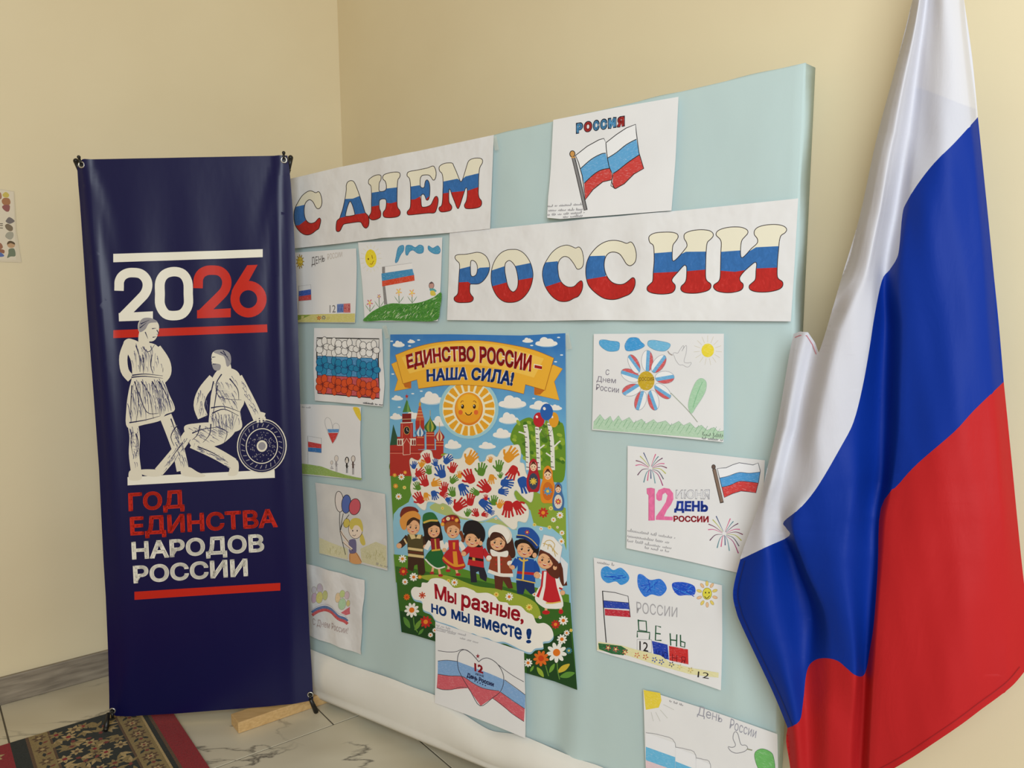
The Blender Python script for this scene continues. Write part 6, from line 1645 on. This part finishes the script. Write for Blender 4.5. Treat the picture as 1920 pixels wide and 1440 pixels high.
def limb(q, w, c): S.l(q, w, c)
def mitt(x, y, r=24): S.e(x, y, r, r, (180, 120, 86), n=12); S.e(x, y, r * .92, r * .92, SK, n=12)
S.z(725, 820, 5.333)
# boy in an orange fur hat
DK = (66, 44, 32)
S.p([(245, 1180), (405, 1195), (420, 1340), (400, 1365), (350, 1360), (340, 1260), (310, 1270), (300, 1330), (245, 1310)], DK)
limb([(245, 985), (200, 1040), (160, 1075)], 62, DK); limb([(385, 985), (410, 1040), (425, 1085)], 52, DK)
S.p([(240, 960), (390, 965), (400, 1080), (408, 1195), (250, 1185), (240, 1080)], (84, 74, 44)); S.l([(245, 1100), (395, 1120)], 24, (222, 196, 140), False); S.l([(245, 1135), (398, 1150)], 22, (96, 50, 34), False); S.l([(248, 1165), (405, 1185)], 26, (222, 196, 140), False); S.p([(255, 955), (310, 960), (325, 1000), (280, 1010)], (222, 196, 140)); S.p([(325, 1000), (345, 960), (380, 965), (370, 1005)], (222, 196, 140)); S.l([(205, 1005), (232, 1055)], 16, (222, 196, 140), False)
mitt(155, 1075, 28); mitt(420, 1085)
S.p([(225, 830), (350, 800), (360, 880), (330, 940), (250, 920)], (70, 44, 30), True); face(298, 890, 66, 74, 6)
S.p([(230, 860), (260, 800), (340, 790), (362, 830), (300, 820), (250, 870)], (70, 44, 30), True); S.p([(165, 770), (190, 705), (250, 683), (320, 695), (350, 740), (260, 740), (190, 800)], (120, 44, 34), True); S.p([(162, 830), (190, 775), (250, 735), (320, 730), (366, 770), (366, 815), (300, 790), (240, 830), (225, 910), (185, 905)], (222, 150, 70), True); S.part('printed_child')
# girl in green
limb([(500, 1270), (490, 1320), (480, 1345)], 22, SK); limb([(550, 1290), (560, 1340), (565, 1365)], 22, SK); S.e(485, 1345, 22, 14, (176, 40, 50)); S.e(570, 1370, 24, 14, (176, 40, 50))
S.p([(400, 830), (540, 820), (580, 930), (580, 1030), (430, 1040), (405, 940)], (38, 28, 26), True)
S.p([(480, 1110), (570, 1105), (610, 1200), (620, 1285), (540, 1305), (470, 1260), (415, 1200)], (36, 104, 54), True); S.l([(418, 1205), (470, 1260), (540, 1300), (616, 1282)], 14, (232, 228, 216)); limb([(470, 1030), (440, 1080), (425, 1110)], 46, (236, 230, 220)); limb([(570, 1025), (590, 1080), (605, 1110)], 46, (236, 230, 220))
S.p([(470, 1005), (560, 1000), (568, 1115), (482, 1125)], (150, 36, 44)); S.l([(516, 1005), (525, 1120)], 14, (206, 170, 70), False); S.l([(482, 1122), (570, 1112)], 16, (216, 176, 70), False)
face(505, 925, 60, 70, 4); S.p([(430, 900), (470, 850), (540, 845), (562, 890), (510, 870), (450, 900)], (38, 28, 26), True); S.p([(392, 830), (400, 765), (455, 740), (510, 755), (545, 830), (470, 835), (405, 855)], (44, 110, 56), True); S.l([(400, 845), (470, 822), (545, 825)], 18, (216, 176, 80)); S.part('printed_child')
# girl in red with a flower wreath
limb([(650, 1270), (645, 1310)], 22, SK); limb([(720, 1300), (735, 1350)], 22, SK); S.e(645, 1322, 24, 14, (176, 40, 50)); S.e(742, 1362, 26, 15, (176, 40, 50))
limb([(760, 930), (790, 1000), (785, 1040)], 34, (122, 60, 34)); S.p([(650, 1110), (750, 1110), (800, 1230), (812, 1290), (720, 1315), (640, 1270), (588, 1205)], (186, 40, 48), True); S.l([(595, 1190), (650, 1240), (720, 1275), (806, 1262)], 22, (226, 150, 50)); S.p([(690, 1130), (730, 1130), (745, 1275), (700, 1270)], (226, 150, 50))
limb([(645, 1045), (620, 1090), (605, 1120)], 46, (236, 230, 220)); limb([(755, 1040), (790, 1090), (800, 1130)], 46, (236, 230, 220)); S.p([(645, 1020), (750, 1015), (755, 1115), (655, 1130)], (186, 40, 48)); S.p([(690, 1040), (715, 1040), (712, 1110), (695, 1110)], (226, 150, 50)); mitt(608, 1118, 22); mitt(800, 1140, 24)
S.e(685, 890, 82, 88, (160, 86, 44)); face(695, 928, 64, 74, 8); S.p([(615, 900), (650, 850), (740, 850), (762, 910), (700, 870)], (160, 86, 44), True); S.p([(578, 850), (600, 795), (670, 765), (740, 780), (765, 850), (700, 830), (630, 840), (600, 880)], (130, 40, 40), True)
for x, y, c in ((600, 820, (196, 50, 44)), (645, 805, (236, 220, 190)), (690, 800, (196, 50, 44)), (730, 820, (232, 160, 60)), (590, 860, (232, 160, 60))): S.e(x, y, 20, 20, c, n=10); S.e(x, y, 7, 7, (240, 200, 90), n=8)
S.part('printed_child')
# boy in red with a black hat
S.p([(855, 1270), (1000, 1290), (1030, 1380), (1020, 1435), (960, 1400), (945, 1330), (920, 1340), (930, 1440), (870, 1440)], (40, 40, 52)); limb([(860, 1095), (825, 1130), (800, 1155)], 56, (190, 38, 46)); limb([(985, 1110), (1010, 1150), (1035, 1190)], 54, (190, 38, 46))
S.p([(850, 1075), (990, 1080), (995, 1180), (1000, 1295), (835, 1265), (855, 1170)], (190, 38, 46)); S.l([(848, 1195), (995, 1220)], 26, (40, 28, 26), False); S.p([(885, 1190), (912, 1195), (912, 1225), (885, 1220)], (206, 170, 80)); mitt(800, 1155, 26); mitt(1045, 1205, 30)
S.p([(810, 950), (960, 930), (985, 1040), (960, 1090), (840, 1060)], (32, 26, 26), True); S.e(968, 1050, 20, 24, SK); face(888, 1015, 76, 76, 8); S.p([(800, 1000), (820, 930), (900, 925), (960, 960), (950, 1010), (900, 960), (840, 960)], (32, 26, 26), True); S.p([(792, 900), (820, 840), (880, 820), (950, 840), (1005, 910), (1012, 990), (985, 1040), (950, 960), (880, 930), (800, 950)], (30, 28, 34), True); S.part('printed_child')
# girl in a white fur hat
S.p([(1100, 1370), (1260, 1390), (1290, 1500), (1240, 1500), (1190, 1420), (1180, 1520), (1110, 1500)], (96, 50, 40)); S.p([(1040, 990), (1240, 950), (1300, 1080), (1290, 1200), (1060, 1170)], (72, 40, 32), True)
limb([(1085, 1160), (1060, 1200)], 60, (140, 64, 44)); limb([(1225, 1180), (1255, 1230)], 60, (140, 64, 44)); S.p([(1075, 1130), (1225, 1140), (1265, 1260), (1292, 1370), (1160, 1370), (1040, 1330), (1060, 1230)], (146, 66, 44)); S.l([(1040, 1325), (1160, 1365), (1290, 1368)], 34, (238, 232, 222)); S.l([(1145, 1150), (1150, 1360)], 26, (238, 232, 222), False); S.p([(1065, 1110), (1150, 1140), (1235, 1125), (1230, 1185), (1150, 1180), (1080, 1175)], (240, 234, 226), True); S.e(1048, 1195, 26, 24, (238, 232, 222)); S.e(1258, 1250, 28, 26, (238, 232, 222)); mitt(1272, 1280, 24)
for y in (1215, 1260): S.e(1120, y, 9, 9, (200, 50, 50), n=8); S.e(1172, y, 9, 9, (200, 50, 50), n=8)
S.e(1160, 965, 122, 100, (226, 218, 204), 22, n=28); S.e(1152, 955, 108, 86, (242, 236, 226), 22, n=28); S.p([(1050, 1010), (1090, 940), (1180, 960), (1230, 1050), (1215, 1110), (1060, 1080)], (72, 40, 32), True); face(1138, 1045, 76, 78, 10); S.p([(1062, 1030), (1085, 965), (1150, 955), (1215, 1040), (1150, 990)], (72, 40, 32), True); S.part('printed_child')
# boy in a blue cap
S.p([(1320, 1420), (1500, 1430), (1510, 1540), (1470, 1560), (1410, 1500), (1390, 1560), (1330, 1550)], (30, 50, 96)); limb([(1335, 1210), (1305, 1260), (1290, 1290)], 60, (30, 78, 160)); limb([(1490, 1235), (1525, 1300), (1530, 1340)], 60, (30, 78, 160))
S.p([(1330, 1185), (1500, 1210), (1505, 1330), (1515, 1450), (1320, 1410), (1335, 1300)], (32, 82, 166)); S.l([(1330, 1340), (1510, 1355)], 26, (190, 40, 44), False); S.l([(1400, 1200), (1388, 1410)], 18, (222, 186, 80), False); S.l([(1320, 1405), (1515, 1445)], 12, (222, 186, 80), False); S.l([(1350, 1200), (1385, 1225), (1440, 1215)], 16, (222, 186, 80)); mitt(1285, 1290, 24); mitt(1530, 1365, 34)
S.p([(1320, 1020), (1530, 1040), (1540, 1160), (1480, 1200), (1330, 1120)], (34, 28, 28), True); S.e(1505, 1170, 22, 26, SK); face(1412, 1110, 84, 86, 10); S.p([(1325, 1080), (1350, 1010), (1440, 1020), (1520, 1070), (1500, 1130), (1440, 1060), (1370, 1050)], (34, 28, 28), True); S.p([(1335, 970), (1345, 905), (1400, 890), (1480, 905), (1550, 985), (1555, 1060), (1525, 1105), (1460, 1030), (1400, 990), (1330, 990)], (36, 84, 164), True); S.l([(1322, 985), (1400, 995), (1470, 1035), (1525, 1100)], 24, (24, 50, 110)); S.l([(1330, 968), (1410, 976), (1480, 1016), (1535, 1075)], 8, (226, 190, 80)); daisy(S, 1432, 940, 26, (196, 46, 50), (236, 200, 90), 6); S.part('printed_child')
# girl in a white headdress
S.z(725, 1050, 4.113)
limb([(1340, 20), (1375, 110), (1390, 190)], 50, (92, 46, 34)); S.p([(1340, -60), (1420, 20), (1410, 150), (1390, 180), (1380, 60)], (222, 226, 232)); limb([(1250, 330), (1250, 385)], 20, SK); limb([(1365, 340), (1365, 385)], 20, SK); S.e(1250, 394, 30, 16, (190, 36, 40)); S.e(1366, 388, 18, 18, (190, 36, 40))
S.p([(1210, 190), (1330, 190), (1385, 345), (1280, 365), (1215, 345), (1165, 285)], (240, 236, 230), True); limb([(1215, 100), (1195, 130)], 40, (240, 236, 230)); limb([(1310, 100), (1345, 180), (1365, 215)], 50, (240, 236, 230)); S.p([(1220, 75), (1310, 70), (1335, 200), (1370, 315), (1280, 325), (1175, 270), (1210, 190)], (196, 40, 50)); S.p([(1235, 80), (1255, 80), (1245, 200), (1225, 300), (1195, 285), (1225, 190)], (240, 236, 230)); S.l([(1250, 320), (1300, 322), (1368, 310)], 10, (226, 190, 90)); mitt(1380, 242, 20); mitt(1185, 112, 22); S.l([(1352, 205), (1378, 215)], 14, (190, 36, 40), False)
S.z(725, 820, 5.333)
S.p([(1550, 1130), (1700, 1170), (1760, 1300), (1740, 1400), (1640, 1340)], (96, 48, 36), True); S.e(1712, 1290, 20, 24, SK); face(1618, 1220, 82, 86, 14); S.p([(1545, 1180), (1570, 1110), (1660, 1130), (1735, 1240), (1710, 1280), (1650, 1180), (1590, 1150)], (96, 48, 36), True)
S.p([(1560, 1105), (1580, 1030), (1600, 962), (1700, 985), (1788, 1082), (1770, 1180), (1758, 1245), (1660, 1150)], (238, 236, 232)); S.l([(1560, 1105), (1580, 1030), (1600, 962), (1700, 985), (1788, 1082), (1770, 1180), (1758, 1245), (1660, 1150)], 5, (190, 190, 196), False, True)
for q in ([(1600, 1080), (1620, 1030), (1670, 1020), (1710, 1060), (1700, 1110), (1740, 1160)], [(1640, 1110), (1650, 1060), (1680, 1080), (1690, 1130)], [(1590, 1050), (1630, 1060), (1690, 1100), (1720, 1180)]): S.l(q, 8, (206, 178, 110))
S.part('printed_child')
# cloud with the closing words
S.z(725, 1050, 4.113)
cl = [(215, 235), (240, 198), (290, 200), (300, 165), (340, 165), (370, 135), (440, 132), (500, 160), (545, 205), (620, 200), (690, 225), (720, 245), (800, 245), (860, 275), (890, 310), (950, 320), (970, 340), (1050, 345), (1100, 390), (1150, 415), (1180, 475), (1240, 475), (1290, 510), (1310, 570), (1280, 610), (1230, 620), (1230, 660), (1170, 670), (1130, 700), (1060, 680), (1000, 650), (930, 620), (860, 620), (800, 590), (740, 580), (690, 555), (640, 560), (560, 510), (480, 480), (410, 455), (370, 400), (310, 370), (300, 310), (240, 290)]
S.p([(x + 2, y + 14) for x, y in cl], (150, 190, 214), True); S.p(cl, (242, 238, 230), True); daisy(S, 302, 262, 28, (206, 80, 44), (190, 60, 40), 7); S.part('speech_cloud')
for bd, c1, c2 in ((0.032, (186, 32, 50), (22, 70, 144)),):
    S.t('Мы', (400, 288), (562, 334), (392, 172), (562, 222), c1, bd); S.t('разные,', (598, 348), (1078, 474), (600, 226), (1086, 362), c1, bd)
    S.t('но мы вместе', (372, 392), (1065, 608), (370, 304), (1065, 490), c2, bd); S.t('!', (1098, 630), (1138, 630), (1100, 512), (1142, 512), c2, bd)
S.part('closing_lettering')
tape(S, (1069, 640), 78, 15, 5)
